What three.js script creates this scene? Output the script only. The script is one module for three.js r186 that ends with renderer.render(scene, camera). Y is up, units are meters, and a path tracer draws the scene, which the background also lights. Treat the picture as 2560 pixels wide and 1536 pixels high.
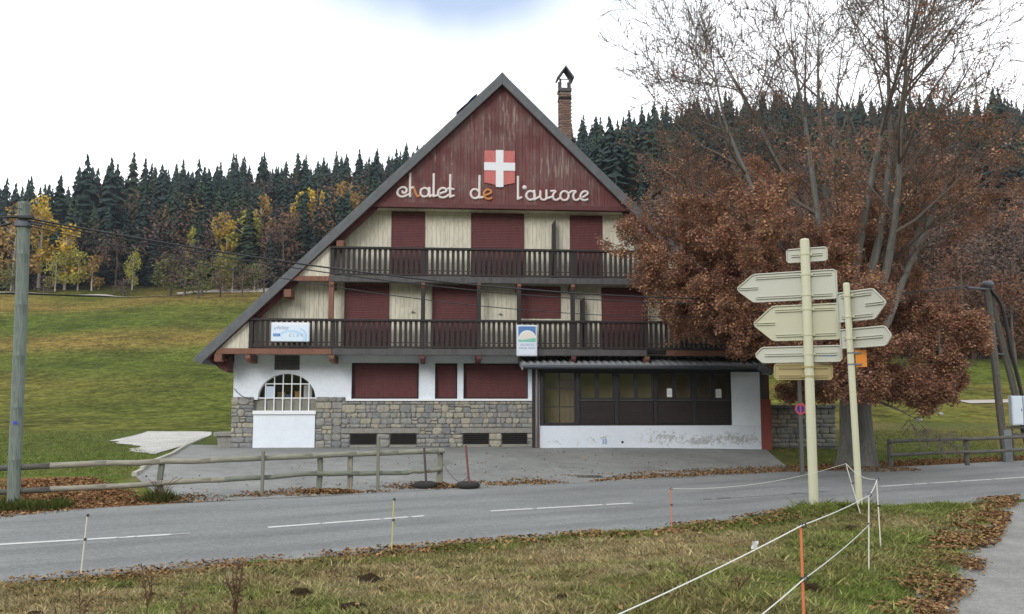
import * as THREE from 'three';
import { RoundedBoxGeometry } from 'three/addons/geometries/RoundedBoxGeometry.js';
import { mergeGeometries, toCreasedNormals } from 'three/addons/utils/BufferGeometryUtils.js';

// ------------------------------------------------------------------ camera, sky, sun, exposure
const scene = new THREE.Scene();
const camera = new THREE.PerspectiveCamera(38.49, 1024 / 614, 0.1, 1500);
camera.position.set(0, 2.05, 0);
camera.rotation.x = 0.10506;
const renderer = new THREE.WebGLRenderer({ antialias: true });
renderer.toneMapping = THREE.LinearToneMapping;
renderer.toneMappingExposure = 1.0;
renderer.shadowMap.enabled = true;

const sun = new THREE.DirectionalLight(new THREE.Color(1, 0.975, 0.94), 1.5);
sun.position.set(-37, 46, 64);
sun.target.position.set(0, 0, -25);
sun.castShadow = true;
sun.shadow.radius = 40;
Object.assign(sun.shadow.camera, { left: -60, right: 60, top: 60, bottom: -60, near: 1, far: 260 });
scene.add(sun, sun.target);

scene.fog = new THREE.FogExp2(new THREE.Color(0.80, 0.87, 0.95), 0.00016);

// ------------------------------------------------------------------ small tools
function rngOf(seed) { let a = seed >>> 0; return () => { a = (a + 0x6D2B79F5) | 0; let t = Math.imul(a ^ (a >>> 15), 1 | a); t = (t + Math.imul(t ^ (t >>> 7), 61 | t)) ^ t; return ((t ^ (t >>> 14)) >>> 0) / 4294967296; }; }
const R = rngOf(11);
const rr = (a, b, r = R) => a + (b - a) * r();
const pick = (l, r = R) => l[Math.floor(r() * l.length) % l.length];
const clamp = (x, a = 0, b = 1) => Math.min(b, Math.max(a, x));
const ss = (a, b, x) => { const t = clamp((x - a) / (b - a)); return t * t * (3 - 2 * t); };
const mix = (a, b, t) => a + (b - a) * t;
const mix3 = (a, b, t) => [mix(a[0], b[0], t), mix(a[1], b[1], t), mix(a[2], b[2], t)];
const HASH = new Float32Array(65536); { const r = rngOf(77); for (let i = 0; i < 65536; i++) HASH[i] = r(); }
const hsh = (x, y) => HASH[(Math.imul(x, 73) + Math.imul(y, 4099) + ((x * y) & 255)) & 65535];
function vn(x, y, p = 0) {                       // value noise, periodic when p > 0
  const xi = Math.floor(x), yi = Math.floor(y); let fx = x - xi, fy = y - yi; fx = fx * fx * (3 - 2 * fx); fy = fy * fy * (3 - 2 * fy);
  const w = (a) => p ? ((a % p) + p) % p : a, x0 = w(xi), x1 = w(xi + 1), y0 = w(yi), y1 = w(yi + 1);
  return mix(mix(hsh(x0, y0), hsh(x1, y0), fx), mix(hsh(x0, y1), hsh(x1, y1), fx), fy);
}
function fbm(x, y, o = 4, p = 0) { let s = 0, a = 0.5, n = 0; for (let i = 0; i < o; i++) { s += a * vn(x + i * (p ? 0 : 17.3), y + i * (p ? 0 : 9.1), p); n += a; a *= 0.55; x *= 2; y *= 2; p *= 2; } return s / n; }

function tex(w, h, fn, srgb = true) {            // fn(u, v) -> [r, g, b] 0..255 or one grey value
  const d = new Uint8Array(w * h * 4);
  for (let j = 0; j < h; j++) for (let i = 0; i < w; i++) {
    const c = fn((i + 0.5) / w, (j + 0.5) / h), k = (j * w + i) * 4;
    if (typeof c === 'number') d[k] = d[k + 1] = d[k + 2] = clamp(c, 0, 255); else { d[k] = clamp(c[0], 0, 255); d[k + 1] = clamp(c[1], 0, 255); d[k + 2] = clamp(c[2], 0, 255); }
    d[k + 3] = 255;
  }
  const t = new THREE.DataTexture(d, w, h); t.wrapS = t.wrapT = THREE.RepeatWrapping; t.magFilter = THREE.LinearFilter; t.minFilter = THREE.LinearMipmapLinearFilter; t.generateMipmaps = true;
  if (srgb) t.colorSpace = THREE.SRGBColorSpace; t.needsUpdate = true; return t;
}
const std = (o) => new THREE.MeshStandardMaterial({ roughness: 0.85, ...o });
const matte = (o) => new THREE.MeshPhysicalMaterial({ roughness: 1, specularIntensity: 0.08, ...o });
const srgb = (r, g, b) => new THREE.Color().setRGB(r / 255, g / 255, b / 255, THREE.SRGBColorSpace);

function uvM(g, s = 1, ox = 0, oy = 0) {         // metric box-mapped uv
  const p = g.attributes.position, n = g.attributes.normal, u = new Float32Array(p.count * 2);
  for (let i = 0; i < p.count; i++) {
    const ax = Math.abs(n.getX(i)), ay = Math.abs(n.getY(i)), az = Math.abs(n.getZ(i)), x = p.getX(i), y = p.getY(i), z = p.getZ(i);
    const [a, b] = ay > ax && ay > az ? [x, z] : ax > az ? [z, y] : [x, y];
    u[2 * i] = a / s + ox; u[2 * i + 1] = b / s + oy;
  }
  g.setAttribute('uv', new THREE.BufferAttribute(u, 2)); return g;
}
const box = (x0, x1, y0, y1, z0, z1) => { const g = new THREE.BoxGeometry(x1 - x0, y1 - y0, z1 - z0); g.translate((x0 + x1) / 2, (y0 + y1) / 2, (z0 + z1) / 2); return uvM(g); };
const rbox = (x0, x1, y0, y1, z0, z1, r = 0.012) => { const g = new RoundedBoxGeometry(x1 - x0, y1 - y0, z1 - z0, 1, Math.min(r, (x1 - x0) / 2.2, (y1 - y0) / 2.2, (z1 - z0) / 2.2)); g.translate((x0 + x1) / 2, (y0 + y1) / 2, (z0 + z1) / 2); return uvM(g); };
const shapeOf = (pts) => new THREE.Shape(pts.map(([x, y]) => new THREE.Vector2(x, y)));
function ext(pts, z0, z1, holes = [], bevel = 0) {
  const s = shapeOf(pts); for (const h of holes) s.holes.push(new THREE.Path(h.map(([x, y]) => new THREE.Vector2(x, y))));
  const g = new THREE.ExtrudeGeometry(s, { depth: z1 - z0 - 2 * bevel, bevelEnabled: bevel > 0, bevelSize: bevel, bevelThickness: bevel, bevelOffset: -bevel, bevelSegments: 1, curveSegments: 8 });
  g.translate(0, 0, z0 + bevel); return g;
}
const V = (x, y, z) => new THREE.Vector3(x, y, z);
function tube(pts, r, n = 12, rad = 6, closed = false) {
  const c = new THREE.CatmullRomCurve3(pts.map((p) => p.isVector3 ? p : V(...p)), closed, 'centripetal');
  return new THREE.TubeGeometry(c, n, r, rad, closed);
}
function cyl(a, b, r0, r1 = r0, seg = 10) {      // cylinder from a to b
  const A = V(...a), B = V(...b), d = B.clone().sub(A), g = new THREE.CylinderGeometry(r1, r0, d.length(), seg, 1);
  g.translate(0, d.length() / 2, 0); g.applyQuaternion(new THREE.Quaternion().setFromUnitVectors(V(0, 1, 0), d.normalize())); g.translate(A.x, A.y, A.z); return g;
}
const used = {};
const numbered = (n) => { used[n] = (used[n] ?? -1) + 1; return used[n] ? n + '_' + String(used[n]).padStart(3, '0') : n; };
function note(o, label, category, group, kind) { if (label) o.userData.label = label; if (category) o.userData.category = category; if (group) o.userData.group = group; if (kind) o.userData.kind = kind; return o; }
function thing(name, label, category, pos = [0, 0, 0], turn = 0, group) {
  const o = new THREE.Group(); o.name = numbered(name); o.position.set(...pos); o.rotation.y = turn; scene.add(o); return note(o, label, category, group);
}
function part(name, g, m, parent, label) {
  if (Array.isArray(g)) g = g.length > 1 ? mergeGeometries(g.map((x) => { const y = x.index ? x.toNonIndexed() : x; for (const k of Object.keys(y.attributes)) if (!['position', 'normal', 'uv'].includes(k)) y.deleteAttribute(k); return y; })) : g[0];
  const o = new THREE.Mesh(g, m); o.name = name; o.castShadow = o.receiveShadow = true; parent.add(o); if (label) o.userData.label = label; return o;
}
function setting(name, g, m) { const o = part(name, g, m, scene); o.name = numbered(name); o.userData.kind = 'structure'; return o; }
function instanced(name, g, m, list, parent = scene, colour) {   // list of [Matrix4, Color?]
  const o = new THREE.InstancedMesh(g, m, list.length); o.name = parent === scene ? numbered(name) : name;
  list.forEach(([mt, c], i) => { o.setMatrixAt(i, mt); if (c) o.setColorAt(i, c); });
  o.castShadow = o.receiveShadow = true; o.userData.kind = 'stuff'; parent.add(o); return o;
}
const M4 = (x, y, z, rx, ry, rz, sx = 1, sy = sx, sz = sx) => new THREE.Matrix4().compose(V(x, y, z), new THREE.Quaternion().setFromEuler(new THREE.Euler(rx, ry, rz, 'YXZ')), V(sx, sy, sz));

// ------------------------------------------------------------------ the overcast sky (bright cloud, a few thinner blue-grey gaps)
{
  const w = 1024, h = 512, d = new Float32Array(w * h * 4), r = rngOf(5);
  const gaps = [[-0.115, 0.475, 0.27, 0.105, 1.2]];                  // azimuth from -z, elevation, size, strength
  for (let i = 0; i < 26; i++) gaps.push([rr(-Math.PI, Math.PI, r), rr(0.5, 1.3, r), rr(0.12, 0.35, r), rr(0.06, 0.16, r), rr(0.4, 1, r)]);
  for (let j = 0; j < h; j++) for (let i = 0; i < w; i++) {
    const az = ((i + 0.5) / w - 0.25) * 2 * Math.PI, el = ((j + 0.5) / h - 0.5) * Math.PI, k = (j * w + i) * 4;
    let x = Math.atan2(Math.sin(az), Math.cos(az)), g = 0;
    for (const [ga, ge, sx, sy, s] of gaps) { let dx = Math.atan2(Math.sin(x - ga), Math.cos(x - ga)) * Math.cos(el), dy = el - ge; g = Math.max(g, s * Math.exp(-((dx / sx) ** 2 + (dy / sy) ** 2) * 1.6)); }
    const cx = Math.cos(el) * Math.cos(x), cy = Math.cos(el) * Math.sin(x), n = fbm(cx * 5 + 20 + Math.sin(el) * 4, cy * 5 + 20, 5), n2 = fbm(cx * 2 + 7, cy * 2 + Math.sin(el) * 5 + 9, 4);
    g = clamp(g * (0.45 + 1.1 * n));
    const L = (1.62 + 0.34 * (n2 - 0.5)) * (el < 0 ? 0.5 : 1);
    const c = mix3([L * 0.985, L, L * 1.03], [0.56, 0.70, 0.95], g);
    d[k] = c[0]; d[k + 1] = c[1]; d[k + 2] = c[2]; d[k + 3] = 1;
  }
  const t = new THREE.DataTexture(d, w, h, THREE.RGBAFormat, THREE.FloatType); t.mapping = THREE.EquirectangularReflectionMapping; t.magFilter = THREE.LinearFilter; t.wrapS = THREE.RepeatWrapping; t.needsUpdate = true;
  scene.background = t; scene.environment = t;
}
// ------------------------------------------------------------------ the lie of the land
const roadQ = (x, z) => -((x + 0.4) * 0.46 + (z + 16.5) * 0.888);   // metres beyond the road's middle, + towards the chalet
const roadS = (x, z) => (x + 0.4) * 0.888 - (z + 16.5) * 0.46;      // metres along the road, + to the right
const sideE = (x, z) => { const t = ss(-9.6, -7.6, z); return mix((x - 3.94) * 0.846 + (z + 8.51) * 0.533, x - 4.0 - 0.22 * (z + 8.5), t); };    // metres right of the grass bank's right-hand edge
const lerpTable = (t, x) => { if (x <= t[0][0]) return t[0][1]; for (let i = 1; i < t.length; i++) if (x <= t[i][0]) return mix(t[i - 1][1], t[i][1], (x - t[i - 1][0]) / (t[i][0] - t[i - 1][0])); return t[t.length - 1][1]; };
const RIDGE = [[-0.75, 44], [-0.58, 57], [-0.45, 70], [-0.3, 75], [-0.17, 79], [0.07, 91], [0.2, 98], [0.33, 101], [0.75, 99]];
function H(x, z) {
  const Q = roadQ(x, z), D = -z, e = sideE(x, z);
  let h = Q < 0 ? 0.42 * ss(3.3, 9.5, -Q) * ss(0.1, -2.6, e) : 0.35 * ss(4.3, 12, Q);
  if (Q < -2) h += (0.16 * Math.exp(-((x - 5.8) ** 2 / 2.6 + (z + 15.4) ** 2 / 1.0)) + (fbm(x * 0.9 + 40, z * 0.9 + 40, 3) - 0.5) * 0.14 * ss(3.4, 5, -Q)) * ss(0.1, -0.8, e);
  if (D > 30) {
    const a = clamp(x / Math.max(D, 40), -0.75, 0.75), side = ss(-0.12, 0.16, a), left = 21.8 * Math.pow(ss(42, 240, D) * 1.0, 0.92) * 1.40, right = 6.4 * ss(33, 120, D) * 1.28;
    const edge = mix(168, 96, side), low = mix(left, right, side), ridge = lerpTable(RIDGE, a);
    const t = clamp((D - edge) / (350 - edge)), lowE = D < edge ? low : mix(21.8 * Math.pow(ss(42, 240, edge), 0.92) * 1.40, 6.4 * ss(33, 120, edge) * 1.28, side);
    h += D < edge ? low : mix(lowE, ridge, Math.pow(t, 0.92)) * 1;
    if (D > 350) h -= (D - 350) * 0.25;
    h += (fbm(x * 0.04 + 9, z * 0.06 + 3, 3) - 0.5) * 2.2 * ss(50, 110, D);
  } else if (z > 14) h += 62 * ss(14, 260, z) + (fbm(x * 0.03, z * 0.03, 3) - 0.5) * 3 * ss(14, 80, z);
  return h;
}
function loft(A, B, n, lift) {                   // sheet between two polylines of equal count, following the ground
  const pos = [], uv = [], idx = [];
  for (let i = 0; i < A.length; i++) for (let j = 0; j <= n; j++) { const t = j / n, x = mix(A[i][0], B[i][0], t), z = mix(A[i][1], B[i][1], t); pos.push(x, H(x, z) + lift, z); uv.push(x / 6, z / 6); }
  for (let i = 0; i + 1 < A.length; i++) for (let j = 0; j < n; j++) { const a = i * (n + 1) + j, b = a + n + 1; idx.push(a, b, a + 1, b, b + 1, a + 1); }
  const g = new THREE.BufferGeometry(); g.setAttribute('position', new THREE.Float32BufferAttribute(pos, 3)); g.setAttribute('uv', new THREE.Float32BufferAttribute(uv, 2)); g.setIndex(idx); g.computeVertexNormals();
  if (g.attributes.normal.getY(0) < 0) { const ix = g.index.array; for (let i = 0; i < ix.length; i += 3) { const s = ix[i]; ix[i] = ix[i + 1]; ix[i + 1] = s; } g.computeVertexNormals(); }
  return g;
}
function resample(pts, n) { const L = [0]; for (let i = 1; i < pts.length; i++) L.push(L[i - 1] + Math.hypot(pts[i][0] - pts[i - 1][0], pts[i][1] - pts[i - 1][1])); const o = []; for (let k = 0; k < n; k++) { const s = L[L.length - 1] * k / (n - 1); let i = 1; while (i < L.length - 1 && L[i] < s) i++; const t = (s - L[i - 1]) / (L[i] - L[i - 1]); o.push([mix(pts[i - 1][0], pts[i][0], t), mix(pts[i - 1][1], pts[i][1], t)]); } return o; }
const onRoad = (s, Q) => [-0.4 + s * 0.888 - Q * 0.46, -16.5 - s * 0.46 - Q * 0.888];

// where the fallen leaves lie: 0..1
function litter(x, z) {
  const Q = roadQ(x, z), s = roadS(x, z), e = sideE(x, z), n = fbm(x * 1.3 + 5, z * 1.3 + 8, 3); let k = 0;
  if (Q > 2.6 && Q < 10.5) {
    const inner = mix(2.9, 4.1, ss(-9, -5.5, s));
    if (s < -3.9) { const far = mix(5.0, 9.0, ss(-5.0, -6.6, s)); k = Math.max(k, ss(inner - 0.3, inner + 0.2, Q) * (1 - ss(far - 0.8, far + 0.6, Q)) * (1 - ss(-5.6, -3.9, s) * 0.7) * (0.35 + 0.65 * ss(0.32, 0.5, n + (Q < 5.5 ? 0.12 : 0)))); }
    k = Math.max(k, (ss(3.9, 4.2, Q) * (1 - ss(4.6, 6.0, Q))) * ss(0.46, 0.6, n + (s > 9 ? 0.3 : 0)) * (s > 8 ? 1 : 0.85));
  }
  if (e < 0.4 && Q < -2.9) { k = Math.max(k, (1 - ss(3.4, 4.1, -Q)) * ss(2.9, 3.2, -Q) * ss(-9, -5, s) * (1 - ss(3, 6, s)) * ss(0.3, 0.5, n)); k = Math.max(k, ss(-0.7, -0.05, e) * (1 - ss(0.05, 0.3, e)) * ss(0.3, 0.45, n)); }
  return k;
}
const OCHRE = [104, 92, 64], STRAW = [124, 113, 85], OLIVE = [84, 85, 47], GREEN = [76, 92, 38], SOIL = [60, 50, 37], LEAFB = [120, 82, 56], FIELD = [88, 96, 44];
function bankColour(x, z) {
  const a = fbm(x * 0.7, z * 0.7, 4), b = fbm(x * 2.6 + 30, z * 2.6 + 4, 4), c = fbm(x * 9, z * 9, 3), Q = roadQ(x, z), e = sideE(x, z);
  let k = mix3(OCHRE, STRAW, ss(0.35, 0.65, b)); k = mix3(k, OLIVE, ss(0.45, 0.7, a + 0.25 * ss(-4.2, -0.8, e) + 0.16 * ss(-5.2, -3.6, Q) - 0.04) * 0.9);
  k = mix3(k, GREEN, ss(0.5, 0.72, b * 0.5 + a * 0.5 + 0.14 * ss(-3.8, -0.6, e) + 0.06 * ss(-4.6, -3.7, Q)) * 0.8);
  k = mix3(k, SOIL, ss(0.66, 0.78, c * 0.5 + b * 0.5 + 0.04) * 0.85);
  return k.map((v) => v * (0.8 + 0.4 * c));
}
function meadowColour(x, z) {
  const n = fbm(x * 0.012 + 50, H(x, z) * 0.42 + x * 0.004 + z * 0.02, 3), m = fbm(x * 0.05, z * 0.05 + 8, 3);
  return mix3(mix3([116, 128, 66], [164, 143, 92], ss(0.40, 0.64, n)), [96, 122, 54], ss(0.5, 0.72, m) * 0.7);
}
function groundColour(x, z) {
  const Q = roadQ(x, z), c = fbm(x * 8, z * 8, 3);
  let k;
  if (Q < 0) k = bankColour(x, z);
  else { const a = fbm(x * 0.35 + 3, z * 0.6 + 3, 4), b = fbm(x * 2 + 8, z * 3, 4); k = mix3(FIELD, GREEN, ss(0.4, 0.65, a)); k = mix3(k, OCHRE, ss(0.52, 0.75, b) * 0.7); k = mix3(k, meadowColour(x, z).map((v) => v * 0.66), ss(-20, -34, z)); k = k.map((v) => v * (0.78 + 0.44 * c)); }
  const l = litter(x, z); if (l > 0) { const m = fbm(x * 14, z * 14, 3); k = mix3(k, LEAFB.map((v) => v * (0.6 + 0.8 * m)), ss(0.25, 0.7, l)); }
  return k;
}
const NX = [-26, 26], NZ = [-46, 10];
{ // near ground
  const nx = 150, nz = 160, pos = [], uv = [], idx = [];
  for (let j = 0; j <= nz; j++) for (let i = 0; i <= nx; i++) {
    const edge = i === 0 || j === 0 || i === nx || j === nz, x = mix(NX[0], NX[1], i / nx), z = mix(NZ[0], NZ[1], j / nz), Q = roadQ(x, z);
    const sunk = (Q > -2.9 && Q < 3.4) ? 0.03 : 0;
    pos.push(x, H(x, z) - sunk - (edge ? 0 : 0), z); uv.push(i / nx, j / nz);
  }
  for (let j = 0; j < nz; j++) for (let i = 0; i < nx; i++) { const a = j * (nx + 1) + i, b = a + nx + 1; idx.push(a, b, a + 1, b, b + 1, a + 1); }
  const g = new THREE.BufferGeometry(); g.setAttribute('position', new THREE.Float32BufferAttribute(pos, 3)); g.setAttribute('uv', new THREE.Float32BufferAttribute(uv, 2)); g.setIndex(idx); g.computeVertexNormals();
  const map = tex(1664, 1792, (u, v) => groundColour(mix(NX[0], NX[1], u), mix(NZ[0], NZ[1], v))); map.wrapS = map.wrapT = THREE.ClampToEdgeWrapping;
  setting('ground', g, matte({ map }));
}
{ // the hillsides all round
  const axis = (lo, a, b, hi, near, grow) => { const l = [a], r = [b]; let s = near; while (l[0] > lo) { l.unshift(l[0] - s); s = Math.min(9, s * grow); } s = near; while (r[r.length - 1] < hi) { r.push(r[r.length - 1] + s); s = Math.min(9, s * grow); } const m = []; for (let k = 1; k < 10; k++) m.push(mix(a, b, k / 10)); return [...l, ...m, ...r]; };
  const xs = axis(-420, NX[0], NX[1], 420, 3, 1.06), zs = axis(-560, NZ[0], NZ[1], 330, 2.5, 1.05), pos = [], uv = [], col = [], idx = [], W = xs.length;
  for (const z of zs) for (const x of xs) {
    const D = -z, a = x / Math.max(D, 40); pos.push(x, H(x, z) - 0.0, z); uv.push(x / 48, z / 48);
    let c = meadowColour(x, z);
    const woods = D > 30 ? ss(0, 10, D - mix(168, 86, ss(-0.12, 0.16, a))) : 0; c = mix3(c, [62, 52, 38], woods);
    const C = srgb(...c); col.push(C.r, C.g, C.b);
  }
  for (let j = 0; j + 1 < zs.length; j++) for (let i = 0; i + 1 < W; i++) {
    if (xs[i] >= NX[0] - 1e-6 && xs[i + 1] <= NX[1] + 1e-6 && zs[j] >= NZ[0] - 1e-6 && zs[j + 1] <= NZ[1] + 1e-6) continue;
    const p = j * W + i, q = p + W; idx.push(p, q, p + 1, q, q + 1, p + 1);
  }
  const g = new THREE.BufferGeometry(); g.setAttribute('position', new THREE.Float32BufferAttribute(pos, 3)); g.setAttribute('uv', new THREE.Float32BufferAttribute(uv, 2)); g.setAttribute('color', new THREE.Float32BufferAttribute(col, 3)); g.setIndex(idx); g.computeVertexNormals();
  const map = tex(512, 512, (u, v) => { const a = fbm(u * 12, v * 20, 4, 4), b = fbm(u * 64, v * 64, 2, 64), e = vn(u * 256, v * 256, 256), k = 165 + 80 * (a - 0.5) + 80 * (b - 0.5) + 90 * (e - 0.5); return [k + 10 * (a - 0.5), k, k * 0.84]; });
  setting('hillside', g, matte({ map, vertexColors: true }));
}
// ------------------------------------------------------------------ road, forecourt, side road, gravel
const asphaltTex = (base, seed, warm) => tex(1024, 1024, (u, v) => { const a = fbm(u * 6 + 0, v * 6, 4, 6), b = vn(u * 512 + seed, v * 512, 512), c = vn(u * 256, v * 256 + seed, 256), d = fbm(u * 24, v * 24, 3, 24); const k = base * (0.86 + 0.28 * a) + 26 * (b - 0.5) + 18 * (c - 0.5) + 14 * (d - 0.5); return [k * (0.985 + warm), k, k * (0.975 - warm)]; });
const gritBump = tex(512, 512, (u, v) => 255 * (0.6 * vn(u * 256, v * 256, 256) + 0.4 * vn(u * 128, v * 128, 128)), false);
const roadMat = std({ map: tex(1024, 1024, (u, v) => { const a = fbm(u * 4, v * 6, 4, 4), b = vn(u * 512, v * 512, 512), c = vn(u * 256 + 9, v * 256, 256), d = fbm(u * 8, v * 40, 3, 8), Q = -3.25 + 7.2 * v, w = fbm(u * 6, 3.3, 2, 6) * 0.5; let worn = 0; for (const t of [-2.3, -0.9, 0.9, 2.4]) worn += Math.exp(-(((Q - t - w + 0.25) / 0.3) ** 2)); const k = 117 * (0.9 + 0.2 * a) - 9 * worn + 26 * (b - 0.5) + 18 * (c - 0.5) + 18 * (d - 0.5) + 8 * ss(2.9, 3.6, Q); return [k * 0.985, k, k * 0.985]; }), bumpMap: gritBump, bumpScale: 0.006, roughness: 0.9 });
const apronMat = std({ map: asphaltTex(126, 9, 0.006), bumpMap: gritBump, bumpScale: 0.008, roughness: 0.92 });
const sideMat = std({ map: asphaltTex(124, 17, 0.02), bumpMap: gritBump, bumpScale: 0.008, roughness: 0.92 });
const wob = (k, s) => 0.16 * (fbm(s * 0.9 + k, k, 3) - 0.5);
{
  const A = [], B = []; for (let s = -60; s <= 62; s += 0.6) { const far = mix(2.8, 3.95, ss(-11, -6.2, s)) + wob(3, s); A.push(onRoad(s, -3.25 + wob(1, s) - 0.0)); B.push(onRoad(s, far)); }
  const rg = loft(A, B, 14, 0.008), ruv = rg.attributes.uv; A.forEach((_, i) => { for (let j = 0; j <= 14; j++) ruv.setXY(i * 15 + j, i * 0.6 / 9, j / 14); }); setting('road', rg, roadMat);
  const a = [], b = []; const front = resample([[-9.12, -21.6], [-6.75, -17.75], onRoad(11.5, 3.8)], 40), back = resample([[-12.3, -33.6], [-9.9, -33.0], [9.4, -33.6]], 40);
  setting('forecourt', loft(front, back, 20, 0.012), apronMat);
  const l = resample([[9.0, -17.3], [8.67, -16.2], [7.07, -13.7], [5.5, -11.35], [4.62, -10.1], [4.2, -9.3], [4.02, -8.5], [4.5, -6.4], [5.0, -4], [6.2, 2]], 44).map(([x, z], i) => [x + 0.25 * (fbm(i * 0.7, 3, 3) - 0.5) - 0.05, z]), r = resample([[19, -22.6], [16, -16], [13, -11], [12, -7], [13, 2]], 44);
  setting('side_road', loft(l, r, 14, 0.006), sideMat);
}
{ // dashed middle line: worn white paint
  const paint = tex(256, 64, (u, v) => { const n = fbm(u * 40, v * 10, 3, 40); const k = n > 0.63 ? 138 : 196 + 30 * (n - 0.5); return [k, k, k * 0.98]; });
  const m = std({ map: paint, roughness: 0.7 });
  const old = std({ color: srgb(158, 160, 160), map: paint, roughness: 0.8 });
  const dash = (s0, s1, Q0, Q1, w, mt, k) => { const A = [], B = []; for (let i = 0; i <= 8; i++) { const s = mix(s0, s1, i / 8), Q = mix(Q0, Q1, i / 8); A.push(onRoad(s, Q - w)); B.push(onRoad(s, Q + w)); } const o = setting('road_marking', loft(A, B, 2, 0.013), mt); o.userData.label = k; };
  const P = [[-7.9, -12.45], [-4.94, -13.79], [-3.92, -14.42], [-1.55, -15.83], [-0.4, -16.5], [2.38, -17.76], [3.76, -18.31], [7.08, -20.04], [8.7, -21.13], [13.9, -23.8]];
  const q = P.map(([x, z]) => [roadS(x, z), roadQ(x, z)]);
  ['white dash of the middle line at the left edge', 'white dash of the middle line below the wooden fence', 'white dash of the middle line below the glazed veranda', 'worn faint dash of the middle line left of the sign posts', 'white dash of the middle line right of the sign posts'].forEach((k, i) => dash(q[2 * i][0], q[2 * i + 1][0], q[2 * i][1], q[2 * i + 1][1], 0.068, i === 3 ? old : m, k));
}
{ // pale gravel patch, kerb edging left of the forecourt
  const gm = std({ map: tex(512, 512, (u, v) => { const a = vn(u * 200, v * 200, 200), b = fbm(u * 10, v * 10, 3, 10); const k = 176 + 70 * (a - 0.5) + 40 * (b - 0.5); return [k, k * 0.985, k * 0.95]; }), bumpMap: gritBump, bumpScale: 0.02, roughness: 1 });
  const A = resample([[-16.6, -36.6], [-14.9, -34.2], [-13.8, -32.6], [-12.6, -29.3], [-11.0, -27.7]], 24), B = resample([[-18.8, -45.8], [-17.5, -45.8], [-15.5, -45.8], [-14.4, -42.5], [-12.2, -33.2], [-11.25, -28.2]], 24);
  setting('gravel_patch', loft(A.map(([x, z], i) => [x + 0.7 * (fbm(i * 0.8, 7, 3) - 0.5), z + 0.9 * (fbm(i * 0.9 + 5, 2, 3) - 0.5)]), B, 6, 0.02), gm);
  const km = std({ color: srgb(176, 174, 160), bumpMap: gritBump, bumpScale: 0.01 }), k = thing('kerb_edging', 'pale concrete kerb edging between forecourt and gravel patch', 'kerb', [0, 0, 0]);
  const line = resample([[-9.15, -21.6], [-10.5, -27.5], [-11.9, -32.4], [-13.4, -38.5]], 18);
  for (let i = 0; i + 1 < line.length; i++) { const [x0, z0] = line[i], [x1, z1] = line[i + 1], L = Math.hypot(x1 - x0, z1 - z0), g = rbox(-0.06, 0.06, -0.12, 0.06, -L / 2 + 0.008, L / 2 - 0.008, 0.015); g.rotateY(Math.atan2(x1 - x0, z1 - z0)); const x = (x0 + x1) / 2, z = (z0 + z1) / 2; g.translate(x, H(x, z) + 0.02, z); part('kerb_stone', g, km, k); }
}

// ------------------------------------------------------------------ the chalet (local axes: u along the front, v up, w towards the road)
const CA = THREE.MathUtils.degToRad(4.8), CB = [-0.362, 0.35, -32.227];
const cp = (u, v, w) => [CB[0] + u * Math.cos(CA) + w * Math.sin(CA), CB[1] + v, CB[2] - u * Math.sin(CA) + w * Math.cos(CA)];
const onChalet = (name, label, category, u, v, w, group) => thing(name, label, category, cp(u, v, w), CA, group);
const woodTex = (c, amp, seed) => tex(256, 256, (u, v) => { const a = fbm(u * 32 + seed * 32, v * 2, 4, 32), b = vn(u * 128, v * 8, 128); const k = 1 + amp * (a - 0.5) + amp * 0.5 * (b - 0.5); return c.map((x) => x * k); });
const grainBump = tex(256, 256, (u, v) => 255 * (0.7 * fbm(u * 32, v * 2, 4, 32) + 0.3 * vn(u * 128, v * 8, 128)), false);
const plasterBump = tex(512, 512, (u, v) => 255 * (0.5 * fbm(u * 48, v * 48, 4, 48) + 0.5 * fbm(u * 8, v * 8, 3, 8)), false);
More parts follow.
